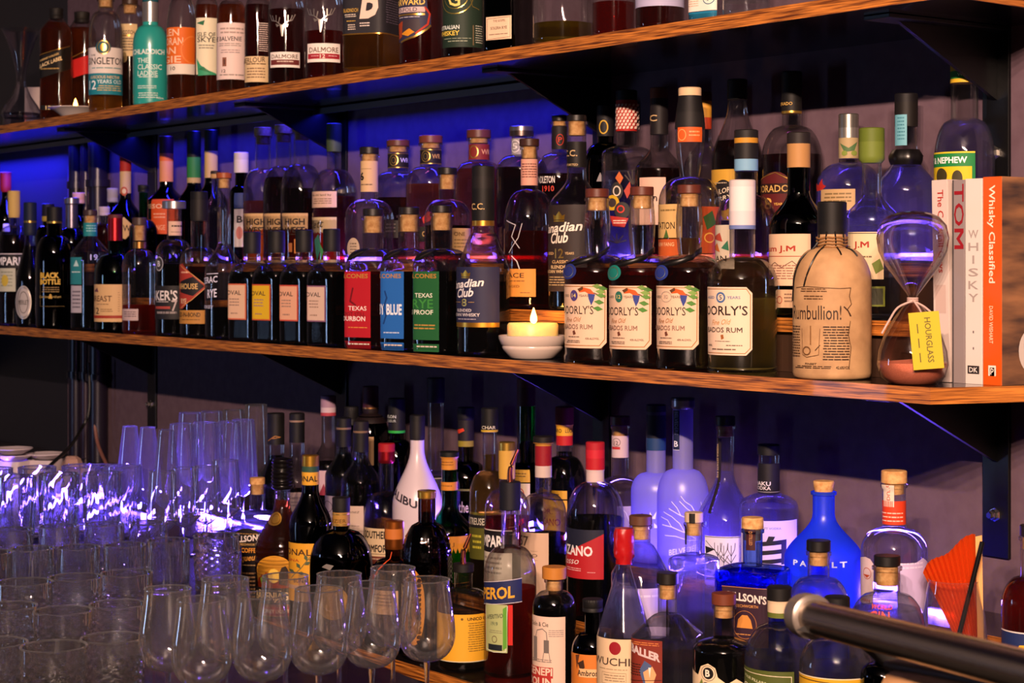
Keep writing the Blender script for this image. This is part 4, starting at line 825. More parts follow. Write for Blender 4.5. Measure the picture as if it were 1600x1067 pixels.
def doorly(x, name, yt, seal, med, num, label, y0):
    x0, x1 = x - 52, x + 14.5
    its = [('l', [(x0, y0 + 3), (x1 - 9, y0 + 3), (x1 - 2.5, y0 + 11), (x1 - 3, y0 + 84), (x1 - 11, y0 + 94), (x0, y0 + 94)], 1.3, 'a06830')] + parrot(x + 12, y0 + 10) + \
        [('O' if num == 'XO' else 'o', x - 35, y0 + 17, 5.5 if num != 'XO' else 8, 8.5, med, 1)] + [('t', num, x - 38, x - 32, y0 + 17, 6, 'd8c070' if num != 'XO' else '9a8a80'), ('t', 'AGED', x - 49, x - 42, y0 + 17, 3.5, '8a7a68'), ('t', 'YEARS', x - 28, x - 13, y0 + 17, 3.5, '8a7a68'),
         ('t', "DOORLY'S", x - 50, x - 5.5, y0 + 39, 13, '2a1e1a', 0, .0), ('t', 'Fine Old', x - 46, x - 24, y0 + 54, 7, 'b07848', -.05, 0, .4), ('t', 'BARBADOS RUM', x - 52, x - 7, y0 + 65, 7.5, '8a6a5a'), ('p', [(x - 37, y0 + 72), (x - 34, y0 + 70), (x - 32, y0 + 76), (x - 36, y0 + 78)], '6a3a28'),
         ('f', x - 44, x - 26, y0 + 80, y0 + 82.5, 1, '6a584a'), ('f', x - 46, x - 26, y0 + 86, y0 + 91, 2, '6a584a'), ('t', '43% ALC/VOL', x - 18, x + 3, y0 + 83, 3, '6a584a')]
    def ribbon(root, B):
        bm = bmesh.new(); pts = []
        for k in range(17):
            a = -1.5 + 3.0 * k / 16; px = x + math.sin(a) * 37; y = y0 - 28 - (px - (x - 40)) * .36
            z = B.z(y); r = max(B.R(z), .012) + .0022; pts.append((r * math.sin(a), -r * math.cos(a), z))
        A = [bm.verts.new((p[0], p[1], p[2] - .0045)) for p in pts]; C = [bm.verts.new((p[0], p[1], p[2] + .0045)) for p in pts]
        for k in range(16): bm.faces.new((A[k], A[k + 1], C[k + 1], C[k]))
        o = mesh_obj('neck_ribbon', bm, pbr('0e0c0c', .4), root); m = o.modifiers.new('s', 'SOLIDIFY'); m.thickness = .0008
        decal(B, [('o', x - 43, y0 - 20, 10, 12, seal), ('O', x - 43, y0 - 20, 7, 9, 'mb8a878', 1)], 'ribbon_seal', root, B.z(y0 - 20), .0035, True)
    M('rum_bottle', x, 104, 'M1', (yt, yt + 14, 398, 428), 34, 37, CK(yt + 14, yt + 34, '5c2a1c'), label, st='round', bulge=.22, liq=('rum', 418), foot=.016, dy=-.003, labels=[(x0, x1, y0, y0 + 98, 'e2bfa2', its, 'octr')], extra=ribbon)
doorly(933, 'a', 295, '26327c', '4a3a78', '14', 'dark rum bottle with parrot label, blue ribbon seal, fourteen in a violet oval', 444)
doorly(1003, 'b', 292, '1a7a70', '2a6a5a', '12', 'dark rum bottle with parrot label, teal ribbon seal, twelve in a green oval', 446)
doorly(1077, 'c', 289, '28388a', 'b0a090', 'XO', 'dark rum bottle with parrot label, blue ribbon seal, letters in a plain ring', 446)
M('rum_bottle', 1160, 110, 'M1', (281, 358, 402, 442), 40, 38, ('foil', [('d8c8c8', 292), ('e0d4d4', 330), ('d4c8cc', 352), ('6a7ab0', 358)]), 'rum bottle with white capsule, cream label, pale gold rum two-thirds down', st='round', foot=.012, liq=('pale', 466), dy=-.004, labels=[
  (1104, 1175, 448, 553, 'e8cab0', [('l', [(1105, 451), (1166, 451), (1172, 460), (1172, 542), (1164, 550), (1105, 550)], 1.2, 'a06830'), ('O', 1127, 464, 7, 8.5, '4a6a98', 3), ('t', '5', 1125, 1129, 464, 7, '2a3a5a'), ('t', 'AGED', 1108, 1118, 464, 4, '4a6a98'), ('t', 'YEARS', 1137, 1157, 464, 4.5, '4a6a98'),
   ('t', "DOORLY'S", 1100, 1168, 484, 15, '2a1e1a'), ('t', 'Fine Old', 1114, 1143, 502, 8, 'c08848', -.05, 0, .4), ('t', 'BARBADOS RUM', 1098, 1160, 514, 8, '4a3a34'), ('p', [(1127, 522), (1131, 521), (1132, 527), (1128, 529)], '9a5a28'), ('f', 1118, 1142, 531, 533, 1, '6a584a'), ('t', '40%', 1109, 1114, 538, 3, '5a4a40'), ('f', 1134, 1160, 537, 540, 1, '5a4a40'), ('f', 1112, 1150, 543, 547, 1, '6a584a')], 'octr')])
# back rows, right half
M('rum_bottle', 946, 70, 'M3', (163, 212, 222, 262), 26, 26, ('foil', [('121012', 168), ('1a181c', 212)]), 'black bottle with yellow ring emblem behind the red chequered neck', glass='dark', liq=('black', 225), labels=[
  (934, 958, 182, 212, None, [('O', 943, 198, 7, 11, 'c8a030', 2)]), (930, 950, 268, 284, None, [('p', [(932, 284), (938, 270), (944, 284)], '8a8488'), ('p', [(942, 284), (948, 274), (954, 284)], '9a9498')])])
sk = [('o', 964, 300, 9, 14, '2a2624'), ('O', 964, 300, 6, 8, 'd8c8b8', 2), ('o', 957, 318, 10, 12, 'c8a020'), ('o', 957, 318, 6, 7, '3a3030'), ('o', 972, 330, 12, 13, '282424'), ('O', 970, 328, 6, 6, 'c83020', 2), ('p', [(954, 338), (982, 342), (976, 356), (958, 354)], 'b02c28'), ('f', 958, 978, 345, 352, 2, 'e0d0c0'),
      ('p', [(975, 300), (984, 285), (986, 300), (980, 312)], 'b03828'), ('p', [(962, 280), (968, 270), (974, 280), (969, 290)], 'c06028')] + [('l', [(988, 290), (988 + 12 * math.cos(a), 280 + 12 * math.sin(a))], 1.8, '3a3230') for a in (-2.8, -2.2, -1.6, -.9, -.3, .2)] + \
     [('l', [(965, 380), (965 + 14 * math.cos(a), 380 + 14 * math.sin(a))], 1.8, '3a3230') for a in (-2.8, -2.2, -1.6, -.9, -.3)] + [('O', 992 + 3 * (i % 2), 322 + i * 11, 5, 5, '3a3230', 1.2) for i in range(5)]
M('rum_bottle', 979, 78, 'M3', (142, 158, 228, 246), 32, 32, ('foil', [('15141f', 158), ('b0241c', 206)]), 'clear bottle with red-and-white chequered neck and colourful drawn artwork', st='flat', liq=('water', 268), labels=[
  (963, 996, 162, 204, None, [('p', [(962 + 5 * i + (2.5 if j % 2 else 0), 164 + 5 * j), (965 + 5 * i + (2.5 if j % 2 else 0), 164 + 5 * j), (964 + 5 * i + (2.5 if j % 2 else 0), 168 + 5 * j), (961 + 5 * i + (2.5 if j % 2 else 0), 168 + 5 * j)], 'e8c8b8') for i in range(7) for j in range(8)]), (944, 1012, 268, 398, None, sk)])
M('whisky_bottle', 1030, 76, 'M3', (138, 156, 228, 268), 27, 28, ('foil', [('5a3424', 155), ('181315', 211)]), 'whisky bottle with brown stopper and black neck between chequered and orange-band necks', st='slope', liq=('dark', 264), labels=[
  (1016, 1034, 176, 200, None, [('t', 'C', 1017, 1027, 186, 10, 'c8a878')]), (1000, 1040, 279, 352, 'd8b09c', [('t', 'n', 1020, 1027, 312, 8, '2a2020')])])
M('rum_bottle', 1078, 98, 'M2', (137, 152, 276, 318), 30, 36, ('foil', [('d8b890', 150), ('141214', 176), ('1c1a1b', 202)]), 'pot-bellied rum bottle with black wax neck, orange band and cream label', st='round', bulge=.55, liq=('gold', 372), labels=[
  (1060, 1096, 200, 223, 'd05a20', [('O', 1066, 212, 6, 9, 'e8a060', 1.2), ('f', 1076, 1092, 206, 217, 2, 'f0a068')]), (1029, 1066, 320, 372, 'd8b070', [('t', 'PLANTATION', 1008, 1055, 353, 11, '3a2c1a'), ('f', 1032, 1056, 328, 334, 1, '8a7040'), ('p', [(1038, 372), (1042, 358), (1046, 372)], '4a6a30')]),
  (1029, 1062, 374, 400, 'c85c28', [('t', 'NEW FANG', 1030, 1054, 382, 6, 'e8c090')]), (1092, 1126, 324, 396, 'b04a20', [('p', [(1098, 340), (1112, 330), (1118, 350), (1104, 360)], '3a5a2a'), ('O', 1108, 372, 8, 8, 'd8a040', 2)])])
M('rum_bottle', 1101, 66, 'M3', (144, 202, 215, 262), 20, 22, ('foil', [('4a1c14', 158), ('c89030', 184), ('b03a1c', 202)]), 'bottle with brown, yellow and red capsule behind the orange-band neck', st='slope')
M('rum_bottle', 1152, 80, 'M3', (124, 156, 164, 252), 30, 30, ('foil', [('0b0a0b', 156)]), 'dark spiced rum bottle with conical clear neck, yellow label and black oval', st='slope', liq=('dark', 220), labels=[
  (1112, 1150, 266, 345, 'c89a38', [('o', 1130, 306, 16, 24, '1c181a'), ('t', 'SAILOR', 1116, 1142, 300, 8, 'd8c8b0', -.2), ('t', 'JERRY', 1117, 1144, 312, 9, 'd8c8b0', -.2), ('f', 1118, 1136, 286, 290, 1, 'b0a088')])])
M('rum_bottle', 1237, 95, 'M3', (112, 178, 196, 254), 30, 32, ('foil', [('0c0b0b', 160), ('151210', 174), ('mc8a048', 178)]), 'wide rum bottle with tall black-gold cap and maroon oval label with large eight', st='round', liq=('dark', 242), labels=[
  (1184, 1240, 270, 336, '581a1c', [('l', [(1186, 284), (1212, 271), (1238, 284)], 1.4, 'mc8a048'), ('r', 1186, 1236, 288, 304, '2a1212'), ('t', 'EL DORADO', 1172, 1233, 296, 11, 'd0a860'), ('t', '8', 1196, 1207, 319, 18, 'd8a850'), ('t', 'AGED', 1184, 1193, 320, 4, 'd8a850'), ('t', 'YEARS', 1210, 1226, 320, 4, 'd8a850')], 'ell'),
  (1216, 1250, 156, 170, None, [('t', 'EL DORADO', 1212, 1238, 163, 5, 'c8a050')])])
M('rum_bottle', 1166, 96, 'M2', (203, 280, 305, 352), 36, 34, ('foil', [('1c1a1a', 216), ('c08828', 224), ('181617', 249), ('7aa8c8', 267)]), 'round-bellied bottle with black cap, pale blue neck band and rope, flower label', st='round', liq=('gold', 400), labels=[
  (1112, 1148, 352, 420, 'd8c8b0', [('t', 'FLAN', 1112, 1136, 404, 9, '2a2420'), ('p', [(1116, 372), (1126, 364), (1130, 378)], 'b84a38'), ('p', [(1128, 388), (1138, 376), (1140, 392)], '3c7a5a'), ('p', [(1116, 388), (1122, 380), (1126, 394)], 'c86a30')])])
M('rum_bottle', 1248, 92, 'M2', (207, 226, 300, 352), 35, 32, ('foil', [('221c1c', 225), ('b0824e', 262)]), 'dark green rum bottle with tan foil neck, cream label with red letters', glass='dkgreen', st='slope', liq=('dkgreen' if 0 else 'black', 300), labels=[
  (1198, 1266, 366, 446, 'dcb896', [('t', 'Rhum J.M', 1188, 1243, 390, 12, 'a03020', 0, .02), ('l', [(1200, 424), (1212, 410), (1222, 418), (1238, 408), (1252, 420)], 1.2, '6a4840'), ('f', 1202, 1250, 414, 438, 6, '9a6a58'), ('r', 1198, 1266, 400, 401, 'a03020')]),
  (1214, 1242, 452, 480, 'ccA884'.lower(), [('O', 1219, 468, 4, 6, 'a03020', 1.2), ('f', 1226, 1238, 458, 474, 3, '7a5a48')])])
M('gin_bottle', 1326, 100, 'M3', (178, 186, 254, 296), 30, 30, ('foil', [('m9c9890', 200), ('mc0bcb4', 216), ('a8946c', 248)]), 'clear violet-lit bottle with embossed silver and floral neck sleeve', st='round', liq=('water', 262), labels=[
  (1284, 1336, 297, 330, 'b8986c', [('f', 1288, 1330, 303, 320, 3, '7a6440')]), (1275, 1292, 280, 300, 'b02820', [], [(1276, 284), (1280, 290), (1284, 280), (1287, 289), (1292, 292), (1286, 298), (1278, 299)]), (1313, 1340, 220, 246, None, [('p', [(1314, 224), (1326, 232), (1338, 222), (1334, 236), (1320, 238)], '4a6a40'), ('o', 1320, 240, 4, 4, '7a8a3a'), ('o', 1334, 240, 4, 4, '7a8a3a')])])
M('rum_bottle', 1362, 88, 'M2', (200, 255, 300, 345), 30, 40, ('foil', [('5a6a20', 222), ('66762a', 255)]), 'clear rum bottle with olive green screw capsule and cream label behind the hourglass', st='slope', liq=('water', 352), labels=[
  (1326, 1380, 363, 436, 'd8c098', [('t', 'J.M', 1335, 1358, 384, 13, '9a2c20', 0, .02), ('f', 1332, 1362, 400, 406, 1, '6a5a40'), ('p', [(1362, 412), (1374, 404), (1380, 420), (1368, 428)], '6a7a30'), ('l', [(1327, 365), (1378, 365)], 1, '2a2420')]), (1328, 1382, 447, 478, '6a7226', [('r', 1331, 1379, 450, 475, '3a3a28')])])
M('gin_bottle', 1416, 98, 'M3', (146, 198, 240, 300), 34, 36, ('foil', [('100d10', 160), ('16120f', 198)]), 'clear violet-lit bottle with black cap, light blue strip and black neck cord', st='slope', liq=('water', 262), labels=[
  (1400, 1417, 180, 228, '6aa8b8', [('f', 1403, 1414, 184, 222, 7, '3a7888')])],
  extra=lambda root, B: [mesh_obj('wax_cord', (lambda bm: (lathe(bm, [(B.R(B.z(256)) + .001, B.z(258)), (B.R(B.z(246)) + .008, B.z(252)), (B.R(B.z(246)) + .009, B.z(244)), (B.R(B.z(236)) + .004, B.z(234))], 40, lambda th, z, r: 1 + .03 * math.sin(th * 7), 0, True, True), bm)[1])(bmesh.new()), pbr('0c0a0b', .3), root)])
M('rum_bottle', 1507, 93, 'M3', (97, 131, 186, 250), 42, 38, ('foil', [('c8a020', 112), ('2a8034', 124), ('d0a828', 130)]), 'large clear rum bottle with yellow and green cap behind the books, glowing violet', st='round', dy=.012, liq=('water', 191), labels=[
  (1455, 1523, 240, 262, '1a7a3c', [('r', 1455, 1523, 239, 241.5, 'd8c030'), ('t', 'WRAY & NEPHEW', 1432, 1511, 252, 10, 'e8ece8', 0, .03)]), (1455, 1523, 262, 292, 'd8b818', [('o', 1472, 276, 8, 12, '3a3418'), ('o', 1496, 280, 8, 12, '3a3418'), ('r', 1518, 1523, 262, 292, '1a7a3c')]),
  (1488, 1530, 112, 124, None, [('t', 'WRAY & NEPHEW', 1497, 1545, 118, 5, 'd8e8c8')])])
# jug-like brown paper bottle
def cords(root, B):
    for a0, a1, yb in ((-1.0, -1.3, 470), (-.35, -.75, 446), (.8, .9, 400), (.2, .3, 398)):
        bm = bmesh.new(); pts = []
        for k in range(9):
            t = k / 8; z = B.z(362) + (B.z(yb) - B.z(362)) * t; a = a0 + (a1 - a0) * t; r = B.R(z) + .0018; pts.append((r * math.sin(a), -r * math.cos(a), z))
        tube(bm, spline(pts, 4), .0013, 6); mesh_obj('waxed_cord', bm, pbr('0f0c0a', .4), root)
    bm = bmesh.new()
    for k in range(4):
        z = B.z(372 + k * 5); n = 28; tube(bm, [((B.R(z) + .0015) * math.sin(2 * PI * i / n), -(B.R(z) + .0015) * math.cos(2 * PI * i / n), z + .0012 * math.sin(i)) for i in range(n + 1)], .0016, 6)
    mesh_obj('twine', bm, pbr('8a6034', .8), root)
M('rum_bottle', 1300, 122, 'M1', (315, 366, 386, 444), 44, 43, ('foil', [('0d0b0b', 328), ('0a0909', 352), ('100d0c', 366)]), 'brown paper wrapped rum bottle with black wax top and old-style printing', st='round', glass='paper', extra=cords, dy=.0, labels=[
  (1240, 1345, 446, 575, None, [('t', 'Rumbullion!', 1242, 1314, 487, 22, '2a1a10', 0, 0), ('l', [(1246, 449), (1262, 447), (1290, 449), (1312, 450), (1328, 449)], 1, '4a3018'), ('l', [(1328, 449), (1326, 462), (1329, 474), (1323, 482), (1327, 492)], 1.2, '4a3018'), ('f', 1252, 1292, 450, 457, 2, '5a3c20'), ('f', 1256, 1286, 461, 469, 2, '5a3c20'), ('l', [(1318, 478), (1324, 484), (1328, 492)], 2, '3a2414'),
   ('f', 1240, 1252, 508, 558, 12, '4a3018'), ('f', 1286, 1326, 508, 562, 13, '3a2616'), ('l', [(1255, 512), (1256, 552), (1262, 556), (1280, 552), (1282, 512)], .8, '6a4828'), ('l', [(1268, 508), (1268, 536)], 2, '7a5430'), ('O', 1262, 546, 6, 7, '6a4828', 2), ('l', [(1275, 545), (1282, 537)], 1.2, '4a3018'),
   ('t', 'FINEST', 1260, 1277, 566, 3, '3a2616'), ('f', 1244, 1300, 569, 574, 2, '4a3018'), ('t', '42.6%VOL', 1306, 1326, 571, 4.5, '3a2616'), ('l', [(1327, 500), (1324, 520), (1328, 540), (1325, 572)], 1, '4a3018')])])

# ------------------------------------------------------------------ candle in bowl, hourglass, books
p = place(832, 2.062, -.167); s = sc(832, 2.062)
r = empty('candle_bowl', p, 0, 'white stacked ceramic bowl with a lit yellow candle on the middle shelf', 'candle')
bm = bmesh.new()
lathe(bm, [(.001, 0), (.036, 0), (.041, .003), (.053, .017), (.0545, .021), (.0535, .0235), (.0565, .026), (.0605, .036), (.0610, .041), (.0595, .042), (.0570, .040), (.050, .026), (.001, .022)], 48)
mesh_obj('bowl', bm, pbr('d8c4b8', .22, 0, .5, .5, name='glazed_ceramic'), r)
def waxmat():
    m, nt, out = nodes('candle_wax'); b = N(nt, 'ShaderNodeBsdfPrincipled'); b.inputs['Base Color'].default_value = lin('f3dd98'); b.inputs['Roughness'].default_value = .4
    b.inputs['Subsurface Weight'].default_value = 1; b.inputs['Subsurface Scale'].default_value = 1.0; b.inputs['Subsurface Radius'].default_value = (.045, .028, .007)
    nt.links.new(b.outputs[0], out.inputs[0]); return m
bm = bmesh.new(); lathe(bm, [(.044, .026), (.0455, .030), (.0455, .060), (.043, .064), (.030, .0625), (.001, .059)], 40, lambda th, z, rr: 1 + .015 * math.sin(th * 3 + 1), 0, True, False)
mesh_obj('candle', bm, waxmat(), r)
flame(r, .062, .030, (0.006, -.002), .9)

p = place(1426, 2.052, -.167); s = sc(1426, 2.052)
r = empty('hourglass', p, math.atan2(-p.x, p.y) , 'large hourglass with salmon sand and yellow-green tag beside the books', 'hourglass')
yb = HOR + .167 * s; Z = lambda y: (yb - y) / s
hb = [(.001, 605.5), (20, 605), (38, 600), (50, 588), (55, 570), (53, 548), (44, 522), (30, 497), (16, 479), (7, 470), (6, 466), (9, 460), (24, 440), (42, 415), (53, 392), (56, 372), (52, 352), (40, 338), (22, 331), (.001, 329.5)]
bm = bmesh.new(); lathe(bm, [(a / s, max(Z(y), .0005)) for a, y in hb], 48); mesh_obj('bulbs', bm, glassmat((.95, .90, .88), (.45, .28, .26), 0, spec=1.3), r)
bm = bmesh.new(); lathe(bm, [(.001, Z(603)), (20 / s, Z(602.5)), (36 / s, Z(597)), (48 / s, Z(586)), (53 / s, Z(571)), (52.5 / s, Z(566)), (20 / s, Z(563)), (.001, Z(561))], 40)
mesh_obj('sand', bm, noisy('d8785c', 'ee9070', 900, .9, name='sand'), r)
bm = bmesh.new()
for k in range(3): tube(bm, [((7.8 / s) * math.sin(2 * PI * i / 18), -(7.8 / s) * math.cos(2 * PI * i / 18), Z(472 - k * 3)) for i in range(19)], .0013, 6)
tube(bm, spline([(0, -.008, Z(470)), (-.02, -.016, Z(480)), (-.032, -.034, Z(500)), (-.042, -.04, Z(520))], 5), .0015, 6)
tube(bm, spline([(0, -.008, Z(470)), (.015, -.018, Z(478)), (.03, -.034, Z(492))], 5), .0015, 6)
tube(bm, spline([(0, -.008, Z(468)), (.008, -.022, Z(480)), (.012, -.036, Z(488))], 5), .0013, 6)
mesh_obj('string', bm, pbr('c8a8a0', .8), r)
tg = bmesh.new(); box(tg, -.021, .021, -.0006, .0006, -.079, 0, .0003)
o = mesh_obj('tag', tg, ink('b8a818'), r, smooth=False); o.location = (.0145, -.0475, Z(486)); o.rotation_euler = (-.10, -.08, .15); o['label'] = 'yellow-green paper tag'
bm = bmesh.new(); vs, fs = text_geo('HOURGLASS', .01)
bv = [bm.verts.new((-.004 + (v - .5) * .0085 + .008, -.0009, -.008 - u * .062)) for u, v in vs]
for f in fs: bm.faces.new([bv[i] for i in f])
for k in range(3):
    zz = -.016 - k * .02; bv = [bm.verts.new(q) for q in ((-.011, -.0009, zz), (-.0095, -.0009, zz), (-.0095, -.0009, zz - .013), (-.011, -.0009, zz - .013))]; bm.faces.new(bv)
mesh_obj('lettering', bm, ink('5a4c14'), o)

def book(x0, x1, y, ytop, cover, label, items, lean=0.0, depth=.19, side=None):
    """spine faces the front; x0..x1 are the columns of the spine edges"""
    a = place(x0, y, -.167); b = place(x1, y, -.167); th = b.x - a.x; s = sc((x0 + x1) / 2, y); h = (HOR + .167 * s - ytop) / s
    r = empty('book', a, 0, label, 'book', 'whisky and cocktail books at the end of the middle shelf'); r.rotation_euler = (0, lean, 0)
    bm = bmesh.new(); box(bm, 0, .0022, 0, depth, 0, h, .0004); box(bm, th - .0024, th - .0002, 0, depth, 0, h, .0004)
    mesh_obj('cover', bm, side or pbr(cover, .4), r, smooth=False)
    bm = bmesh.new(); box(bm, .0003, th - .0005, -.0012, .0012, 0, h, .0005); mesh_obj('spine', bm, pbr(cover, .42, 0, .4), r, smooth=False)
    bm = bmesh.new(); box(bm, .0024, th - .0026, .002, depth - .004, .003, h - .003); mesh_obj('pages', bm, noisy('c8b8a0', 'e0d4c0', 6, .8, (260, 1, 1)), r, smooth=False)
    bm = bmesh.new(); mats = []
    for it in items:
        if it[0] == 'v':
            _, st_, u, w, v0, v1, c = it; vs, fs = text_geo(st_, .012); m = ink(c); mats.append(m) if m not in mats else 0
            bv = [bm.verts.new((th * (u + (v - .5) * w), -.0016, h * (1 - v0 - (v1 - v0) * q))) for q, v in vs]
            for f in fs: bm.faces.new([bv[i] for i in f]).material_index = mats.index(m)
        elif it[0] == 't':
            _, st_, u0, u1, v0, v1, c = it; vs, fs = text_geo(st_, .012); m = ink(c); mats.append(m) if m not in mats else 0
            bv = [bm.verts.new((th * (u0 + (u1 - u0) * q), -.0016, h * (1 - v1 + (v1 - v0) * v))) for q, v in vs]
            for f in fs: bm.faces.new([bv[i] for i in f]).material_index = mats.index(m)
        else:
            _, u0, u1, v0, v1, c = it; m = ink(c); mats.append(m) if m not in mats else 0
            bv = [bm.verts.new((th * u, -.00145, h * (1 - v))) for u, v in ((u0, v1), (u1, v1), (u1, v0), (u0, v0))]; bm.faces.new(bv).material_index = mats.index(m)
    if items: mesh_obj('lettering', bm, mats, r, smooth=False)
    return r, th, h
book(1461, 1486, 2.118, 281, 'cdbcb4', 'white-spined book with red title, leaning leftmost of the books', [('v', 'The Cocktail Guys', .5, .48, .05, .46, 'a8241c'), ('r', .15, .8, .52, .66, 'c0a8a0')], -.02)
book(1489, 1508, 2.118, 281, '8c8080', 'grey-spined narrow book with large red letters cut off by its neighbour', [('v', 'TOM', .55, .8, .02, .34, '8c1420'), ('r', .0, .12, 0, 1, '4a4446')])
book(1509, 1535, 2.118, 279, 'd8ccc6', 'white-spined book with grey spaced vertical title letters', [('t', c, .2 if c != 'I' else .44, .8 if c != 'I' else .56, .25 + i * .062, .29 + i * .062, 'a09490') for i, c in enumerate('WHISKY')] + [('r', .15, .85, .91, .95, '2a2426'), ('t', 'DK', .25, .75, .918, .942, 'e8e0dc'), ('r', .46, .54, .74, .752, '6a6060'), ('r', .46, .54, .82, .832, '6a6060')])
wood, nt_ = noisy('3a2c28', 'a0704a', 3.2, .5, (1, 1.6, 9), 0, 6, .3, 'barrel_photo_print'), 0
r, th, h = book(1536.5, 1566, 2.118, 276, 'cf5414', 'orange-spined book with white title, outermost at the shelf end', [('v', 'Whisky Classified', .45, .42, .04, .51, 'ecdcc8'), ('v', 'DAVID WISHART', .45, .2, .62, .80, 'e8c8a8'), ('r', .3, .7, .905, .955, 'ecdcd0'), ('r', .38, .62, .915, .955, 'cf5414'), ('t', 'p', .42, .58, .918, .948, 'ecdcd0')], 0, .21, wood)
bm = bmesh.new(); R_ = .033; n = 32
bm.faces.new([bm.verts.new((th + .0004, .068 + R_ * math.cos(2 * PI * i / n), .047 + R_ * math.sin(2 * PI * i / n))) for i in range(n)])
o = mesh_obj('round_sticker', bm, ink('d0c4bc'), r, smooth=False)
bm = bmesh.new()
for k, wd in enumerate(('FULLY', 'REVISED', 'AND', 'UPDATED')):
    vs, fs = text_geo(wd, .01); L_ = len(wd) * .0062; bv = [bm.verts.new((th + .0007, .068 - L_ / 2 + L_ * q, .062 - k * .0115 + .0065 * v)) for q, v in vs]
    for f in fs: bm.faces.new([bv[i] for i in f])
mesh_obj('lettering', bm, ink('4a4240'), o, smooth=False)
# ------------------------------------------------------------------ lowest board
def D(kind, x, w, tier, ys, wn, wc, cap, label, **k): return bot(kind, x, w, tier, ys, wn, wc, cap, label, group=G3, **k)
# back rows
D('liqueur_bottle', 431, 62, 'L2', (645, 694, 712, 762), 26, 26, ('foil', [('0e0c0c', 660), ('121010', 694)]), 'dark bottle with tall black screw capsule behind the beehive-capped bottle', st='slope', liq=('black', 712), labels=[(418, 444, 676, 690, None, [('l', [(420, 688), (430, 680), (438, 682), (426, 684)], .9, 'b07838')])])
D('liqueur_bottle', 464, 58, 'L2', (645, 691, 708, 756), 23, 24, ('foil', [('121012', 656), ('8a7060', 659), ('0e0d0e', 691)]), 'violet-lit bottle with black foil neck left of the yellow-label aperitif', st='slope', liq=('purple', 765), labels=[
  (450, 474, 766, 800, 'c8b0a0', [('t', 'Semz', 452, 470, 774, 5, '6a5a60'), ('f', 452, 470, 780, 790, 2, '9a8a88')])])
D('rum_bottle', 513, 62, 'L3', (618, 650, 690, 730), 21, 24, ('foil', [('a08098', 636), ('c8b0bc', 644), ('b04050', 649)]), 'clear-necked bottle with pink-white and red capsule at the lower back row', st='slope', liq=('purple', 722), labels=[(497, 518, 732, 770, 'c8a8b8', [('p', [(498, 770), (506, 752), (512, 770)], '8a2840')])])
D('liqueur_bottle', 537, 58, 'L2', (653, 698, 706, 744), 23, 24, ('foil', [('100f10', 668), ('7a6048', 671), ('0c0b0c', 698)]), 'dark bottle with black foil neck and lilac-white label, left of its near twin', st='slope', liq=('black', 710), labels=[
  (506, 530, 773, 830, 'c0b0c4', [('O', 512, 790, 6, 9, '4a3a48', 1), ('f', 508, 526, 806, 822, 3, '8a7888')])])
D('liqueur_bottle', 549, 50, 'L3', (635, 664, 680, 716), 20, 22, ('screw', '121013'), 'dark bottle with small black ribbed cap in the lower back corner', glass='dark', liq=('black', 690))
D('liqueur_bottle', 564, 64, 'L2', (657, 705, 712, 754), 23, 24, ('foil', [('1b1618', 672), ('7a6048', 675), ('110f10', 705)]), 'dark bottle with black foil neck and wide pale signed label', st='slope', liq=('black', 754), labels=[
  (543, 568, 786, 844, 'c4ac9c', [('t', 'Jimenez', 536, 562, 796, 6, '5a4a48', -.05, 0, .3), ('f', 545, 562, 816, 819, 1, '8a7870'), ('f', 552, 566, 830, 834, 1, '8a7870'), ('r', 530, 568, 824, 824.8, '9a8a80')])])
D('wine_bottle', 579, 60, 'L3', (603, 642, 646, 692), 22, 25, ('foil', [('3a1418', 636), ('mb08048', 638), ('1a0e10', 660)]), 'dark wine-shaped bottle with maroon capsule and long cream paper slip', glass='dark', liq=('black', 660), labels=[(576, 584, 680, 724, 'a8845c', [])])
D('liqueur_bottle', 620, 60, 'L3', (622, 676, 686, 730), 25, 27, ('foil', [('100f10', 632), ('141414', 672), ('2aa83a', 676)]), 'smoky bottle with black capsule and thin bright green neck line', glass='dark', liq=('black', 740), labels=[(607, 622, 640, 668, None, [('t', 'MELON', 606, 619, 650, 5, 'c8ccc8'), ('t', 'LIQUEUR', 606, 619, 657, 5, 'a8b0a8')])])
D('rum_bottle', 652, 78, 'L2', (648, 687, 700, 790), 22, 24, ('foil', [('0e0c0e', 658), ('151214', 687)]), 'opaque white coconut-liqueur bottle with black cap and curved dark lettering', glass='op:cfc0cc', st='slope', labels=[
  (612, 690, 750, 800, None, [('t', 'MALIBU', 607, 652, 773, 13, '2a2230', .35, .03)])])
D('vodka_bottle', 681, 52, 'L3', (590, 629, 735, 745), 25, 28, ('foil', [('0c0b0b', 606), ('141112', 629)]), 'tall thin clear bottle with black cap and ornate black label, highest of its row', st='slope', labels=[
  (659, 690, 741, 790, '171415', [('O', 675, 756, 8, 9, 'c8c0bc', 1.5), ('t', 'G', 671, 679, 756, 12, 'd8d0c8', 0, 0, .2), ('r', 659, 690, 744, 745, 'b8b0a8')])])
D('liqueur_bottle', 728, 70, 'L3', (636, 656, 720, 752), 24, 27, ('foil', [('0c0b0b', 656), ('1a1512', 688), ('8a7c20', 697)]), 'olive-dark bottle with small red pepper mark on its black neck', st='round', glass='olive', liq=('black', 720), labels=[
  (716, 734, 664, 682, None, [('p', [(714, 672), (724, 668), (726, 672), (718, 677)], 'c83818')]), (702, 738, 760, 824, '1a1812', [('t', 'the', 717, 732, 788, 17, 'c8b488'), ('r', 702, 738, 760, 763, '6a6a20')])])
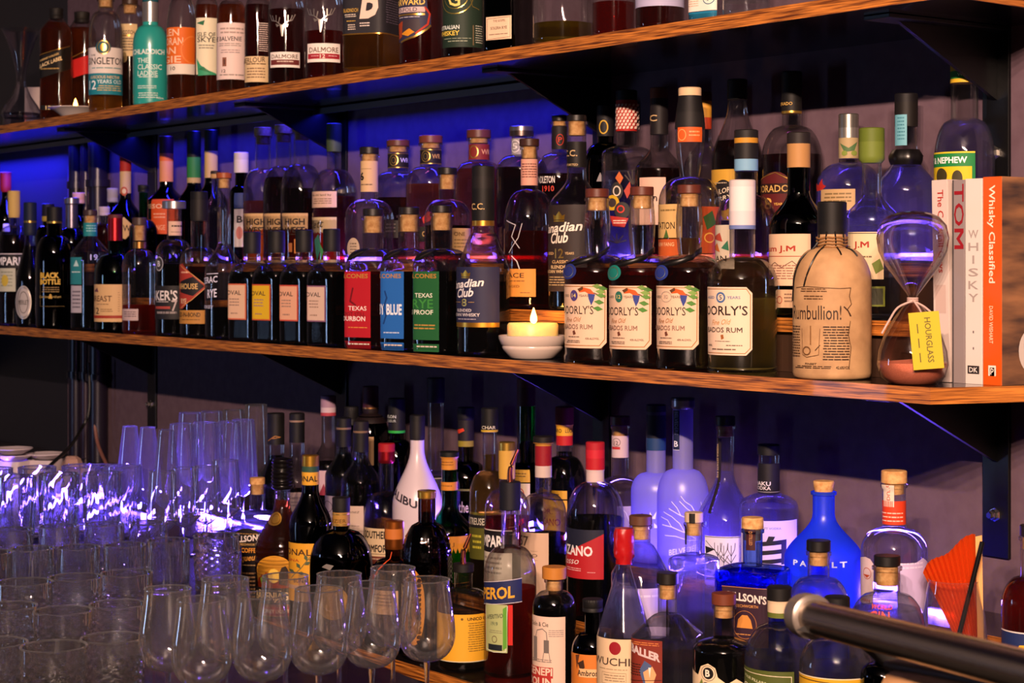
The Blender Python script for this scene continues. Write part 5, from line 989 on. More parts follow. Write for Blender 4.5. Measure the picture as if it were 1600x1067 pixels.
D('liqueur_bottle', 765, 64, 'L2', (638, 676, 736, 778), 22, 27, ('foil', [('0f0d0d', 664), ('151213', 672), ('c0a030', 676)]), 'olive-green herbal liqueur bottle with black cap and black label band', st='round', glass='clear', liq=('olive', 712), labels=[
  (734, 800, 799, 803, 'mb09838', []), (734, 800, 803, 823, '15130f', [('t', 'CHARTREUSE', 722, 757, 813, 11, 'b8b0a0', 0, .02)]), (734, 800, 823, 872, '4a4a12', [('f', 738, 752, 834, 860, 3, 'a8a030')]), (758, 784, 662, 673, None, [('t', 'CHAR', 756, 772, 668, 5, 'c8c0b0')])])
D('liqueur_bottle', 822, 62, 'L3', (591, 634, 722, 744), 28, 28, ('foil', [('4a1e18', 605), ('3a1714', 634)]), 'tall green glass bottle with brown capsule and embossed neck, touching the shelf bracket area', st='round', glass='green', liq=('black', 690), labels=[
  (800, 828, 731, 750, 'c89a38', [('f', 802, 822, 736, 744, 2, '6a4a18')]), (800, 828, 752, 800, 'd0c0a8', [('O', 812, 768, 7, 9, 'a83828', 1.5)])])
D('liqueur_bottle', 604, 72, 'L2', (692, 723, 768, 812), 22, 26, ('foil', [('a01820', 705), ('ma8202a', 723)]), 'clear round-shouldered bottle with red cap and two-line black lettered label', liq=('purple', 862), labels=[
  (570, 604, 821, 864, 'c8b08c', [('t', 'SOUTHERN', 571, 612, 831, 12, '1c1612', 0, .03), ('t', 'COMFORT', 571, 610, 852, 12, '1c1612', 0, .03), ('r', 570, 604, 860, 861, '6a5a48')]), (570, 604, 864, 876, '6a3024', [('f', 573, 598, 867, 872, 1, 'b89880')])])
D('whiskey_bottle', 702, 76, 'L2', (705, 714, 788, 832), 24, 30, ('foil', [('0e100c', 713), ('c88430', 733)]), 'bright green glass bottle with two orange neck bands and plain orange label', glass='green', st='slope', liq=('dark', 835), labels=[
  (690, 738, 833, 906, 'c8842c', [('t', 'J', 706, 710, 846, 7, '8a5a1c')]), (686, 716, 752, 765, 'c8802c', [('f', 690, 706, 757, 761, 1, '8a5418')]), (686, 714, 717, 731, None, [('f', 690, 708, 720, 728, 2, '8a5418')])])
D('liqueur_bottle', 792, 70, 'L2', (689, 746, 762, 796), 24, 26, ('foil', [('mc8a048', 702), ('c89c44', 746)]), 'clear bottle of deep red aperitif with long gold capsule', liq=('red', 806), labels=[
  (755, 800, 824, 856, '121014', [('t', 'CAMPARI', 741, 788, 840, 19, 'ece6e4', 0, .03)]), (755, 800, 857, 905, 'c8c0b0', [('f', 758, 784, 864, 894, 4, '8a8478')]), (755, 800, 822, 823.5, 'd8d0c8', [])])
D('vermouth_bottle', 849, 72, 'L2', (681, 692, 770, 804), 25, 32, ('foil', [('17110e', 691), ('b07828', 696), ('8c1420', 727), ('c8b4ac', 745)]), 'round vermouth bottle with crimson neck foil, white seal and large seventeen on label', liq=('black', 833), labels=[
  (814, 857, 828, 932, 'c8a890', [('t', '1757', 800, 826, 842, 16, '4a3a34'), ('r', 816, 840, 856, 856.6, '9a8070'), ('t', 'TORINO', 812, 840, 863, 5, '5a4840'), ('r', 816, 840, 870, 870.6, '9a8070'), ('f', 818, 838, 880, 884, 1, 'b09888')])])
D('liqueur_bottle', 882, 66, 'L3', (635, 664, 712, 752), 25, 29, ('foil', [('6a1820', 663), ('d8a028', 680), ('b01c1c', 695)]), 'dark bitter bottle with maroon cap, yellow lettered neck band and yellow label', liq=('black', 706), labels=[
  (866, 890, 665, 679, None, [('t', 'AMARO', 862, 878, 672, 6, '2a1c14'), ('t', 'LUCANO', 883, 898, 672, 6, '2a1c14')]), (848, 886, 763, 776, 'c89828', [('f', 860, 874, 768, 772, 1, '6a4818')]), (848, 886, 778, 830, 'd0a028', [('t', 'LUCANO', 842, 876, 812, 11, '8a1c1c', 0, .02), ('t', 'DR.', 850, 864, 796, 8, '8a1c1c')])])
D('vermouth_bottle', 930, 90, 'L2', (690, 734, 752, 808), 27, 30, ('foil', [('a81c28', 702), ('c02030', 715), ('b01824', 733), ('d0b8b8', 752)]), 'tall dark vermouth bottle with red capsule, navy and red diagonal label', liq=('black', 808), labels=[
  (884, 943, 822, 898, '1c1e30', [('p', [(884, 870), (943, 828), (943, 898), (884, 898)], 'a81c24'), ('t', 'CINZANO', 868, 926, 855, 16, 'e4dcdc', 0, .03), ('t', 'Rosso', 884, 905, 872, 10, 'e0d4d0', -.05, 0, .3), ('f', 886, 908, 882, 888, 2, 'd8a8a8'), ('f', 918, 930, 887, 889, 1, 'd8a8a8')])])
D('rum_bottle', 969, 80, 'L3', (650, 665, 744, 780), 26, 31, ('cork', '4a2620', 665, 682), 'bottle of dark spirit with brown stopper and white neck label marked twelve', liq=('dark', 812), st='flat', labels=[
  (954, 984, 680, 714, 'c8b0b8', [('O', 963, 690, 6, 6.5, '4a3a40', .8), ('t', '12', 960, 966, 691, 6, '4a3a40'), ('r', 957, 969, 697, 701, 'b02830')]), (964, 990, 786, 830, 'a898c8', [('l', [(968, 786), (978, 796), (984, 812)], 1.2, 'd8d0f0')])])
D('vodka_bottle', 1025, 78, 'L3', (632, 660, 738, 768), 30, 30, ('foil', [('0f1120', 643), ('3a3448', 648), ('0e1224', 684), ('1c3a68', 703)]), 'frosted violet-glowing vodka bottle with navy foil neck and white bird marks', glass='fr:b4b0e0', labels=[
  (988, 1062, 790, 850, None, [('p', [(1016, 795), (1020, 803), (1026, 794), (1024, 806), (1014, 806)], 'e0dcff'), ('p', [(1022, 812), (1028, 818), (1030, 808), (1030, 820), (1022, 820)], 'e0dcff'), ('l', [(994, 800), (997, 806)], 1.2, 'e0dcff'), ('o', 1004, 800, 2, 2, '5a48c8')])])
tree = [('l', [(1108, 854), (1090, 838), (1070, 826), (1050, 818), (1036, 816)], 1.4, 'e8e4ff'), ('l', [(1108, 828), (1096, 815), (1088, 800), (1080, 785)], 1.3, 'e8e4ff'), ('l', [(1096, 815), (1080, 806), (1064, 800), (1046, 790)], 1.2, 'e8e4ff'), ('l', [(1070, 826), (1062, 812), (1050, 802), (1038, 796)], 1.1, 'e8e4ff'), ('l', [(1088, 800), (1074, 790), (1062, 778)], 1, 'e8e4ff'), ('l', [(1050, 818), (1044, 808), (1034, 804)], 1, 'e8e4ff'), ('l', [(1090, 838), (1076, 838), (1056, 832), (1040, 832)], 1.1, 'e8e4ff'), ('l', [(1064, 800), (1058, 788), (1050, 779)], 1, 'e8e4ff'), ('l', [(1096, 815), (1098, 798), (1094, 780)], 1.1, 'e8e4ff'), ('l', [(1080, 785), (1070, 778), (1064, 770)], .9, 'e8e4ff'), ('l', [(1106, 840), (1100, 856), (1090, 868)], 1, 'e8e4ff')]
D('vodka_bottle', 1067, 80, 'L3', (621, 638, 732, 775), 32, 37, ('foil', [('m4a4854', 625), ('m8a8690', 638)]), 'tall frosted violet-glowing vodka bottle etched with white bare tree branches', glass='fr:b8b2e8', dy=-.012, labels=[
  (1053, 1062, 640, 702, '1a2246', [('v', 'BELVEDERE', 1057.5, 6, 642, 678, '8a94c8'), ('t', 'B', 1054.5, 1060, 692, 9, 'e8e8ff'), ('r', 1053, 1062, 701, 702, 'c8c8e8')]), (1030, 1104, 775, 860, None, tree), (1040, 1090, 845, 870, None, [('t', 'BELVEDERE', 1046, 1094, 853, 9, 'e0dcff', -.2)])])
D('vodka_bottle', 1133, 90, 'L3', (650, 665, 736, 818), 27, 31, ('cork', '0c0b0c', 665, 682), 'long-necked clear vodka bottle with black ribbon and white label of trees', st='slope', liq=('water', 737), dy=-.003, labels=[
  (1102, 1162, 832, 884, 'd8d0f0', [('l', [(1102, 833.5), (1162, 833.5)], 1, '2a2430'), ('l', [(1104, 840), (1150, 884)], 1, '2a2430'), ('p', [(1103, 848), (1118, 852), (1104, 860)], '1a1620'), ('p', [(1106, 866), (1120, 870), (1108, 876)], '1a1620')] + [('l', q, .9, '2a2440') for cx in (1122, 1131, 1142) for q in ([(cx, 880), (cx, 846)], [(cx, 862), (cx - 5, 852), (cx - 5, 842)], [(cx, 862), (cx + 5, 852), (cx + 6, 842)], [(cx, 872), (cx - 7, 862)], [(cx, 872), (cx + 7, 860)])])],
  extra=lambda root, B: [mesh_obj('neck_ribbon', (lambda bm: (tube(bm, [((B.R(B.z(y)) + .001) * math.sin(-.62), -(B.R(B.z(y)) + .001) * math.cos(-.62), B.z(y)) for y in range(684, 800, 6)], .0028, 6), bm)[1])(bmesh.new()), pbr('1a1214', .5), root), decal(B, [('v', 'VODKA ESTATE RYE', 1124, 2.6, 692, 745, 'b8a070')], 'lettering', root, B.z(700), .0042, True)])
D('vodka_bottle', 1201, 92, 'L3', (694, 712, 770, 798), 32, 35, ('foil', [('0d0c0e', 710)]), 'clear broad-shouldered vodka bottle with black neck sleeve and bold brush character', st='flat', liq=('water', 790), labels=[
  (1184, 1218, 723, 769, '17141a', [('t', 'HAKU', 1184, 1204, 754, 6.5, 'd8d0d8', 0, .02), ('t', 'VODKA', 1184, 1204, 761, 5.5, 'd8d0d8'), ('r', 1184, 1218, 766.5, 767.3, '9a92a0')]), (1159, 1244, 808, 888, 'c4b8e8', [('t', '白', 1182, 1228, 854, 46, '0e0c16', -.1, .035), ('t', 'JAPANESE CRAFT VODKA', 1164, 1220, 820, 4, '7a70a8')])])
D('tequila_bottle', 1287, 122, 'L2', (767, 769, 802, 872), 34, 31, ('none',), 'big frosted cobalt-blue bottle with cork plug, widest on the lowest board', glass='fr:2e58d8', st='slope', labels=[
  (1235, 1340, 862, 884, None, [('t', 'P', 1241, 1248, 873, 8.5, 'd0dcff', 0, .03), ('t', 'A', 1251, 1261, 873, 8.5, 'd0dcff', 0, .03), ('t', 'A', 1284, 1296, 873, 9, 'd0dcff', 0, .03), ('t', 'L', 1299, 1307, 873, 9, 'd0dcff', 0, .03), ('t', 'T', 1311, 1322, 873, 9, 'd0dcff', 0, .03)])],
  extra=lambda root, B: [mesh_obj('cork', (lambda bm: (lathe(bm, [(13 / B.s, B.z(772)), (14.5 / B.s, B.z(767)), (16.5 / B.s, B.z(753)), (15.8 / B.s, B.z(751.2))], 28, None, 0, True, True), bm)[1])(bmesh.new()), CORK, root)])
D('gin_bottle', 1397, 103, 'L2', (735, 754, 824, 862), 36, 40, ('cork', 'cork', 755, 772), 'tall round clear gin bottle with wood stopper, white strip and orange-red neck label', liq=('water', 925), labels=[
  (1377, 1416, 781, 818, 'd03c1c', [('f', 1378, 1410, 799, 803, 1, 'e8c0b0'), ('f', 1378, 1410, 805, 809, 1, 'e8c0b0'), ('f', 1378, 1410, 811, 815, 1, 'e8c0b0')]), (1381, 1397, 756, 790, 'd8c8b8', [('v', 'DUTCH', 1388.5, 5.5, 780, 746, 'b83a20')]),
  (1345, 1366, 868, 940, 'd8c0c8', [('O', 1356, 892, 6, 9, 'b84a28', 1), ('p', [(1351, 894), (1361, 894), (1356, 899)], 'b84a28'), ('t', 'HAYMAN', 1342, 1361, 934, 5, 'b03828')], [(1345, 940), (1366, 940), (1366, 876), (1361, 869), (1354, 867), (1345, 872)]),
  (1402, 1449, 868, 985, 'c0b0dc', [('f', 1406, 1440, 872, 884, 2, 'd8ccec')], [(1402, 985), (1449, 985), (1449, 880), (1440, 866), (1428, 873), (1402, 872)])])
# middle and front rows
D('liqueur_bottle', 402, 80, 'La', (746, 757, 797, 814), 24, 24, ('cork', 'cork', 757, 772), 'clear square-shouldered bottle with black arched coffee label next to the tumblers', dy=.012, st='flat', liq=('water', 815), labels=[
  (364, 410, 820, 948, '1a1214', [('t', 'BILLSONS', 368, 408, 836, 10, 'e0d4cc', -.12, .03), ('f', 370, 402, 828, 831, 1, 'a07838'), ('t', 'BEECHWORTH', 376, 404, 845, 3.5, 'c8a060'), ('t', 'COFFEE', 378, 404, 854, 7.5, 'd08828', 0, .02), ('t', 'Liqueur', 372, 404, 867, 13, 'd09038', -.1, .01, .3), ('f', 376, 402, 876, 880, 1, '9a7a50'), ('f', 370, 402, 888, 930, 7, '7a5a38')], 'arch')])
rings = lambda th, z, r, zs: 1 + (.022 * math.sin(z * 900) if z > zs * .52 else 0)
D('liqueur_bottle', 441, 84, 'La', (758, 761, 782, 858), 24, 32, ('none',), 'ribbed honey liqueur bottle with black beehive stopper, yellow bear label', st='slope', liq=('whisky', 782), rib=rings, dy=.005, labels=[
  (402, 457, 862, 960, 'd8962c', [('r', 402, 457, 912, 937, '14100e'), ('t', 'BÄRENJÄGER', 402, 464, 925, 19, 'e8c890', 0, .02), ('r', 408, 455, 941, 955, 'a82420'), ('t', 'HONEY LIQUEUR', 410, 458, 948, 7, 'e8c8a0'), ('o', 428, 893, 9, 11, 'e0b848'), ('p', [(436, 906), (436, 890), (440, 880), (446, 878), (450, 884), (449, 908)], '2a1a10'), ('p', [(408, 898), (416, 892), (420, 906), (410, 908)], '5a7a28'), ('o', 414, 906, 4, 3, 'b83020'), ('r', 404, 456, 958, 960, 'b03020')], 'arch'),
  (421, 440, 798, 818, 'md8a848', [('O', 431, 808, 7, 8, 'mb07828', 1.5)], 'ell')],
  extra=lambda root, B: [mesh_obj('beehive_stopper', (lambda bm: (lathe(bm, [((11 + 5.5 * math.sin(min(1, (762 - y) / 46 + .35) * PI * .72) ** .6 + 1.1 * math.sin(y * 1.1)) / B.s, B.z(y)) for y in range(764, 716, -1)] + [(8 / B.s, B.z(715))], 32, None, 0, True, True), bm)[1])(bmesh.new()), pbr('0d0a0a', .3), root)])
leaf = lambda x, y, a, L=11: ('p', [(x, y), (x + L * .5 * math.cos(a) - 3 * math.sin(a), y + L * .5 * math.sin(a) + 3 * math.cos(a)), (x + L * math.cos(a), y + L * math.sin(a)), (x + L * .5 * math.cos(a) + 3 * math.sin(a), y + L * .5 * math.sin(a) - 3 * math.cos(a))], '4a5a40')
D('aperitif_bottle', 485, 67, (1.912, -.70), (711, 729, 764, 820), 26, 27, ('foil', [('mc89838', 728), ('2a4a3a', 737), ('d8a030', 757)]), 'dark aperitif bottle with gold cap and wide yellow label with leafy branch', st='slope', liq=('black', 764), glass='dark', labels=[
  (472, 498, 738, 756, None, [('t', 'BONAL', 464, 495, 747, 9, '2a2014', 0, .02)]), (451, 500, 845, 935, 'd89c28', [('t', 'BONAL', 444, 487, 859, 10, '4a2c14', 0, .02), ('t', 'QUINA', 446, 468, 872, 5, 'a83020'), ('l', [(456, 900), (470, 884), (484, 866)], 1.2, '4a5a40'), leaf(470, 884, -2.2), leaf(476, 878, -.5), leaf(462, 892, -2.6), leaf(466, 890, .2), leaf(480, 872, -1.9), leaf(482, 870, -.2), ('t', 'BONAL', 460, 484, 903, 6, '3a2414'), ('r', 452, 490, 910, 916, 'c8a080')])])
D('liqueur_bottle', 533, 98, 'La', (776, 799, 826, 882), 26, 28, ('foil', [('131010', 799), ('a87c38', 820)]), 'squat wide black bottle with black cap and gold neck label behind the wine glasses', glass='dark', st='round', liq=('black', 830), n=3.5, rot=.7, labels=[
  (519, 545, 800, 820, None, [('t', 'ROZIER', 516, 540, 812, 6, '6a4a18'), ('r', 519, 545, 801, 802.4, 'md8b860'), ('r', 519, 545, 817, 818.4, 'md8b860')]), (492, 545, 906, 960, '8a6420', [('O', 520, 930, 18, 18, 'a87c30', 1.5)], 'ell'), (500, 540, 870, 890, None, [('p', [(504, 880), (512, 874), (522, 876), (516, 884)], '8a8480')])])
D('liqueur_bottle', 616, 76, 'La', (814, 858, 872, 905), 28, 30, ('foil', [('mb8682a', 826), ('b86a2c', 842), ('m9a5420', 858)]), 'dark squat orange-liqueur bottle with ribbed copper cap and red ribbon', glass='brown', st='round', liq=('dark', 880), dy=-.02, labels=[
  (586, 640, 868, 960, None, [('l', [(606, 862), (600, 872), (590, 886), (586, 898)], 3, 'c84a20'), ('l', [(584, 896), (583, 925)], 5, 'c03a18'), ('t', 'GRAND', 566, 588, 905, 5, 'b8c0d0')]), (578, 622, 918, 955, 'c8a078', [('f', 584, 612, 924, 945, 4, '8a6a50')])])
kn = lambda th, z, r, zs: 1 + .045 * max(0, math.sin(th * 15)) * (.5 + .5 * math.sin(z * 760)) * (1 if z < zs + .055 else 0)
D('liqueur_bottle', 667, 78, 'La', (765, 777, 814, 880), 27, 29, ('screw', 'mc89a40'), 'knobbly dark amber corn-cob bottle with gold cap and oval orange label', glass='brown', st='round', liq=('dark', 800), rib=kn, labels=[
  (630, 664, 884, 1000, 'c07c24', [('t', 'THE ORIGINAL', 630, 650, 906, 3, '7a4a14'), ('t', 'NIXTA', 622, 657, 918, 13, 'e0c890', .15), ('t', 'ELOTE', 622, 650, 940, 8, 'e0b870'), ('p', [(638, 938), (644, 950), (640, 966), (635, 952)], '8a6a50'), ('l', [(634, 980), (656, 978)], .8, '7a4a14')], 'ell')])
D('tequila_bottle', 724, 82, 'La', (880, 893, 918, 946), 29, 33, ('pour', '14100f', 46), 'clear bottle with slender metal pourer and broad yellow paper label', dy=-.01, st='round', liq=('olive', 1010), labels=[
  (683, 765, 953, 1026, 'd8a028', [('t', 'UNICO CALAVERA', 730, 772, 960, 5, '3a2a10', 0, .03), ('f', 731, 758, 966, 1012, 13, '8a6a20'), ('o', 722, 960, 2, 2, '6a4c18'), ('r', 683, 765, 1025, 1026.5, 'c8c0a0')])])
D('aperitif_bottle', 797, 82, 'La', (752, 796, 852, 898), 27, 33, ('pour', '12111a', 50), 'clear aperitif bottle with metal pourer, slanted navy band and orange-red liquid', dy=.028, st='round', liq=('orange', 916), labels=[
  (783, 815, 770, 790, None, [('t', 'APEROL', 778, 799, 783, 7, 'c8a030', -.1, .02)]),
  (757, 815, 898, 940, '1c2450', [('t', 'APEROL', 748, 804, 922, 19, 'd8a030', -.12, .03), ('l', [(757, 907), (815, 897)], 1, 'c8c0c8'), ('l', [(757, 941), (815, 933)], 1, 'c8c0c8')], [(757, 941), (815, 933), (815, 897), (757, 907)]),
  (760, 793, 938, 1012, 'a8b078', [('t', 'APERITIVO', 762, 786, 957, 7, '3a4438', -.15), ('t', '1919', 768, 778, 968, 6, '4a5a48'), ('O', 773, 992, 4, 5.5, '6a5a40', 1.2), ('f', 765, 785, 978, 984, 2, '8a8a68'), ('r', 764, 785, 1000, 1009, '1a2028'), ('l', [(760, 942), (761, 1008), (772, 1012), (790, 1010), (793, 940)], 1, 'd8d8c8'), ('p', [(786, 944), (792, 940), (792, 1004), (786, 1008)], '5a9a30')]), (794, 801, 938, 1000, 'c02018', [])])
D('liqueur_bottle', 866, 68, 'La', (885, 903, 922, 950), 27, 38, ('cork', 'b8762c', 904, 922), 'dark liqueur bottle with wide orange wooden stopper and still-engraving label', dy=-.015, liq=('black', 934), labels=[
  (828, 883, 958, 1080, 'd8bcaa', [('t', 'Dolin & Cie', 833, 857, 970, 7, '4a4440'), ('r', 835, 840, 990, 1028, '7a706c'), ('l', [(838, 990), (840, 980), (848, 977), (854, 982), (855, 994)], 1.4, '7a706c'), ('r', 850, 858, 994, 1014, '6a605c'), ('l', [(850, 1014), (848, 1028)], 1, '7a706c'), ('l', [(858, 1014), (860, 1028)], 1, '7a706c'), ('f', 857, 880, 978, 990, 4, '9a8c84'), ('f', 832, 862, 1024, 1030, 2, '8a7c74'), ('r', 831, 864, 1036, 1066, 'a82c28'), ('t', 'GENEPI', 832, 863, 1043, 12, 'dcc0ac', 0, .03), ('t', 'DOLIN', 830, 864, 1059, 13, 'dcc0ac', 0, .03)])])
D('liqueur_bottle', 926, 66, 'La', (938, 958, 990, 1020), 25, 32, ('screw', '0e0c0c'), 'small dark bottle with black cap and orange figure label, left of the red-wax neck', dy=-.03, glass='dark', liq=('black', 1000), labels=[
  (893, 935, 1020, 1080, 'c8742c', [('p', [(903, 1034), (912, 1028), (914, 1040), (908, 1046)], '3a2418'), ('r', 905, 933, 1042, 1055, 'd8b080'), ('t', 'Ambrosia', 903, 940, 1048.5, 9, '2a1c14', 0, .02), ('p', [(900, 1022), (906, 1020), (902, 1044)], '5a3420')])])
D('spirit_bottle', 975, 84, 'La', (823, 878, 884, 985), 21, 32, ('wax', 'a8161a'), 'conical clear bottle dipped in red wax with cream label and red dot', dy=-.01, st='cone', liq=('water', 915), labels=[
  (933, 986, 988, 1062, 'd8bc98', [('o', 961, 1002, 9, 10, '8c1420'), ('t', 'KIWUCHI', 922, 984, 1023, 12, '4a3a30'), ('f', 938, 980, 1034, 1037, 1, 'a08868'), ('l', [(942, 1040), (978, 1040), (978, 1057), (942, 1057), (942, 1040)], .6, '8a7458'), ('f', 944, 976, 1043, 1055, 3, '9a8468')])])
D('gin_bottle', 1001, 92, 'Lb', (805, 820, 848, 895), 31, 36, ('cork', '5a3826', 820, 842), 'clear gin bottle with flat brown stopper and pale lilac label behind the red-wax neck', st='ogee', liq=('water', 893), labels=[
  (975, 1040, 912, 990, 'b8a8d8', [('f', 984, 1030, 922, 930, 1, 'd0c4e8')])])
D('gin_bottle', 1084, 80, 'Lb', (800, 816, 864, 878), 27, 29, ('cork', 'c8ae94', 816, 836), 'tall square clear gin bottle with cream stopper and black strip, lit bright violet', n=7, rot=.55, st='flat', liq=('water', 872), labels=[
  (1069, 1098, 801, 815, None, [('r', 1077, 1086, 800.5, 815.5, '15110f')]), (1068, 1073, 818, 850, '15110f', [])])
D('gin_bottle', 1176, 118, 'Lb', (810, 828, 884, 896), 31, 34, ('cork', 'cork', 828, 846), 'wide square-shouldered gin bottle of indigo glass with plum bell label', n=6, rot=.35, st='flat', glass='blue', liq=('blue', 897), dy=-.02, labels=[
  (1166, 1180, 812, 860, '3a1420', [('v', 'DISTILLED', 1173, 5, 830, 852, 'b07848')]), (1129, 1200, 912, 1004, '2e1528', [('t', "BILLSON'S", 1138, 1197, 928, 13, 'e0d0c8', .08, .03), ('t', 'BEECHWORTH', 1148, 1184, 941, 4.5, 'c88a48'), ('p', [(1152, 975), (1154, 962), (1160, 955), (1168, 955), (1173, 962), (1176, 975)], 'c8843c'), ('O', 1164, 970, 18, 22, 'a86c38', .8), ('r', 1129, 1200, 912, 913, 'b07040'), ('f', 1150, 1178, 984, 988, 1, 'b07840')])])
D('gin_bottle', 1279, 92, 'Lb', (845, 862, 902, 944), 34, 38, ('cork', '0e0c0d', 862, 884), 'round clear gin bottle with black stopper in front of the cobalt-blue bottle', st='round', liq=('water', 912), dy=-.0)
D('gin_bottle', 1043, 112, 'La', (894, 911, 958, 990), 30, 34, ('cork', '17110e', 912, 935), 'stout clear bottle with black stopper and comic-style cow picture label', n=4, rot=.3, st='ogee', liq=('water', 1004), dy=-.02, labels=[
  (985, 1035, 992, 1080, '7a2c20', [('f', 986, 1030, 996, 1002, 2, 'c87840'), ('t', 'BALLER', 988, 1032, 1012, 13, 'c8b4b4', .25, .05), ('p', [(1000, 1040), (1008, 1024), (1018, 1030), (1022, 1044), (1014, 1062), (1006, 1058)], '4a5a80'), ('p', [(1006, 1042), (1020, 1032), (1026, 1044), (1020, 1064), (1010, 1060)], 'd8a070'), ('p', [(1014, 1034), (1018, 1034), (1016, 1050)], 'e8dcd0'), ('f', 986, 1002, 1030, 1050, 5, '3a1810'), ('l', [(986, 1058), (1034, 1052)], 1, '3a1810')])])
D('liqueur_bottle', 1131, 96, 'La', (924, 942, 993, 1018), 33, 38, ('cork', '6a3420', 942, 962), 'dark liqueur bottle with brown wooden stopper and cream scroll label with round monogram', dy=-.02, st='flat', liq=('black', 996), labels=[
  (1083, 1160, 1040, 1090, 'dcc4a0', [('o', 1107, 1041, 12, 13, 'e0c8a8'), ('o', 1107, 1041, 8, 9, '14100f'), ('t', 'B', 1103, 1110, 1041, 11, 'e8dcc8', 0, .03), ('O', 1107, 1041, 11, 12, '3a2a20', .8), ('o', 1104, 1062, 6, 7, '3a3446'), ('o', 1114, 1066, 6, 7, '2a2436'), ('p', [(1094, 1060), (1098, 1050), (1102, 1066)], '6a7a38'), ('o', 1150, 1062, 5, 6, '2a2436')], [(1083, 1090), (1160, 1090), (1160, 1055), (1150, 1048), (1136, 1056), (1122, 1046), (1118, 1032), (1107, 1026), (1096, 1032), (1092, 1046), (1083, 1040)])])
D('gin_bottle', 1218, 108, 'La', (914, 936, 972, 1030), 36, 39, ('foil', [('0e0c0c', 935), ('d0b898', 953), ('5a6424', 961)]), 'round clear gin bottle with black stopper, cream and olive neck bands, olive label', dy=.0, st='round', liq=('water', 1020), labels=[
  (1163, 1240, 1036, 1100, '4a5420', [('l', [(1163, 1041), (1236, 1044), (1236, 1100)], 1, 'd8ccb0'), ('t', 'FOUR PILLARS', 1166, 1198, 1052, 4.5, 'c8c8a0', .15), ('t', 'OLIVE', 1165, 1210, 1064, 10, 'd8d8b8')])])
D('gin_bottle', 1308, 118, 'La', (932, 954, 992, 1046), 36, 40, ('foil', [('0d0c0c', 954), ('131012', 990)]), 'round clear gin bottle with black neck and yellow label under the steel tube', dy=-.025, st='round', liq=('water', 1040), labels=[
  (1250, 1344, 1049, 1110, 'c8981c', [('l', [(1250, 1054), (1340, 1057), (1340, 1100)], 1.3, '2a2010'), ('r', 1250, 1344, 1049, 1050.5, 'd8ccb0')])])
D('gin_bottle', 1386, 118, 'Lb', (868, 884, 925, 985), 40, 41, ('cork', '0f0d0d', 884, 914), 'round clear gin bottle with black stopper and red outlined words, behind the steel tube', st='round', liq=('water', 950), labels=[
  (1350, 1410, 925, 975, None, [('t', 'WORLD', 1360, 1395, 941, 7, 'c84838', 0, .03), ('t', 'GIN', 1360, 1390, 955, 16, 'c84838', 0, .02)])])
D('liqueur_bottle', 1380, 70, (1.93, -.70), (1000, 1020, 1034, 1056), 26, 30, ('screw', '0b0a0a'), 'dark bottle with white capitals almost hidden under the steel tube', glass='dark', liq=('black', 1040), dy=-.03)
D('rum_bottle', 1612, 92, 'L2', (820, 836, 900, 945), 34, 36, ('cork', '1a1210', 838, 858), 'dark red-brown bottle with navy label cut by the right picture edge', st='round', liq=('red', 905), dy=.01, labels=[
  (1567, 1640, 982, 1012, '1c2a58', [('r', 1567, 1640, 981, 983, 'd8ccc8'), ('p', [(1589, 1010), (1594, 1001), (1610, 1000), (1612, 1008)], 'd8a820')]), (1567, 1640, 1058, 1080, 'd8ccc8', [('r', 1586, 1597, 1060, 1080, 'c82018'), ('r', 1597, 1612, 1060, 1080, '3c8a30')])])
# ------------------------------------------------------------------ drinking glasses
GW = glassmat((.97, .97, .98), (.88, .88, .93), .0009, spec=2.2, refr=.45, ior=1.25, gmax=.55, haze=.024)
GR = glassmat((.95, .95, .97), (.9, .9, .95), 0, spec=2.5, refr=.5, ior=1.3, gmax=.8, haze=.10)
GS = glassmat((.98, .98, .98), (.90, .90, .93), 0, spec=2.2, refr=.06, ior=1.3, gmax=.55, edger=.9, haze=.05)
SG = solid_glass()
BM = glassmat((.9, .9, .94), (.75, .75, .85), 0, spec=2.6, refr=.5, ior=1.35, gmax=.6, haze=.05)
def shellwall(bm, pr, t, seg, rf):
    """outer and inner wall joined over a rounded lip; pr runs from the foot of the bowl up"""
    inner = [(max(r - t, .0006), z + (t if k == 0 else 0)) for k, (r, z) in enumerate(pr)]
    r0, z0 = pr[-1]
    lathe(bm, pr, seg, rf, 0, True, False)
def tumblerlike(name, h, R, pr, seg, rf, t=.0022, base=None, brf=None):
    r = empty(name); bm = bmesh.new(); shellwall(bm, pr, t, seg, rf); mesh_obj('bowl', bm, GW, r)
    bm = bmesh.new(); lathe(bm, [(R - .0011, h - .0010), (R + .0004, h), (R + .0004, h + .0009), (R - .001, h + .0015), (R - .0022, h + .0004), (R - .0022, h - .0008)], 64); mesh_obj('rim', bm, GR, r)
    bm = bmesh.new(); lathe(bm, base, 112, brf); mesh_obj('thick_base', bm, BM, r)
    return r
def make_highball():
    h, R = .150, .039
    rf = lambda th, z, q: 1 + (.022 * abs(math.sin(th * 9)) if .012 < z < .125 and q > .0345 else 0)
    pr = [(.031, .0145)] + [(.033 + (R - .033) * (i / 14) ** .8, .0145 + .111 * i / 14) for i in range(15)][1:] + [(R, .140), (R, h)]
    return tumblerlike('highball_glass', h, R, pr, 108, rf, .0024, [(.001, 0), (.030, 0), (.033, .003), (.033, .010), (.031, .014), (.001, .013)])
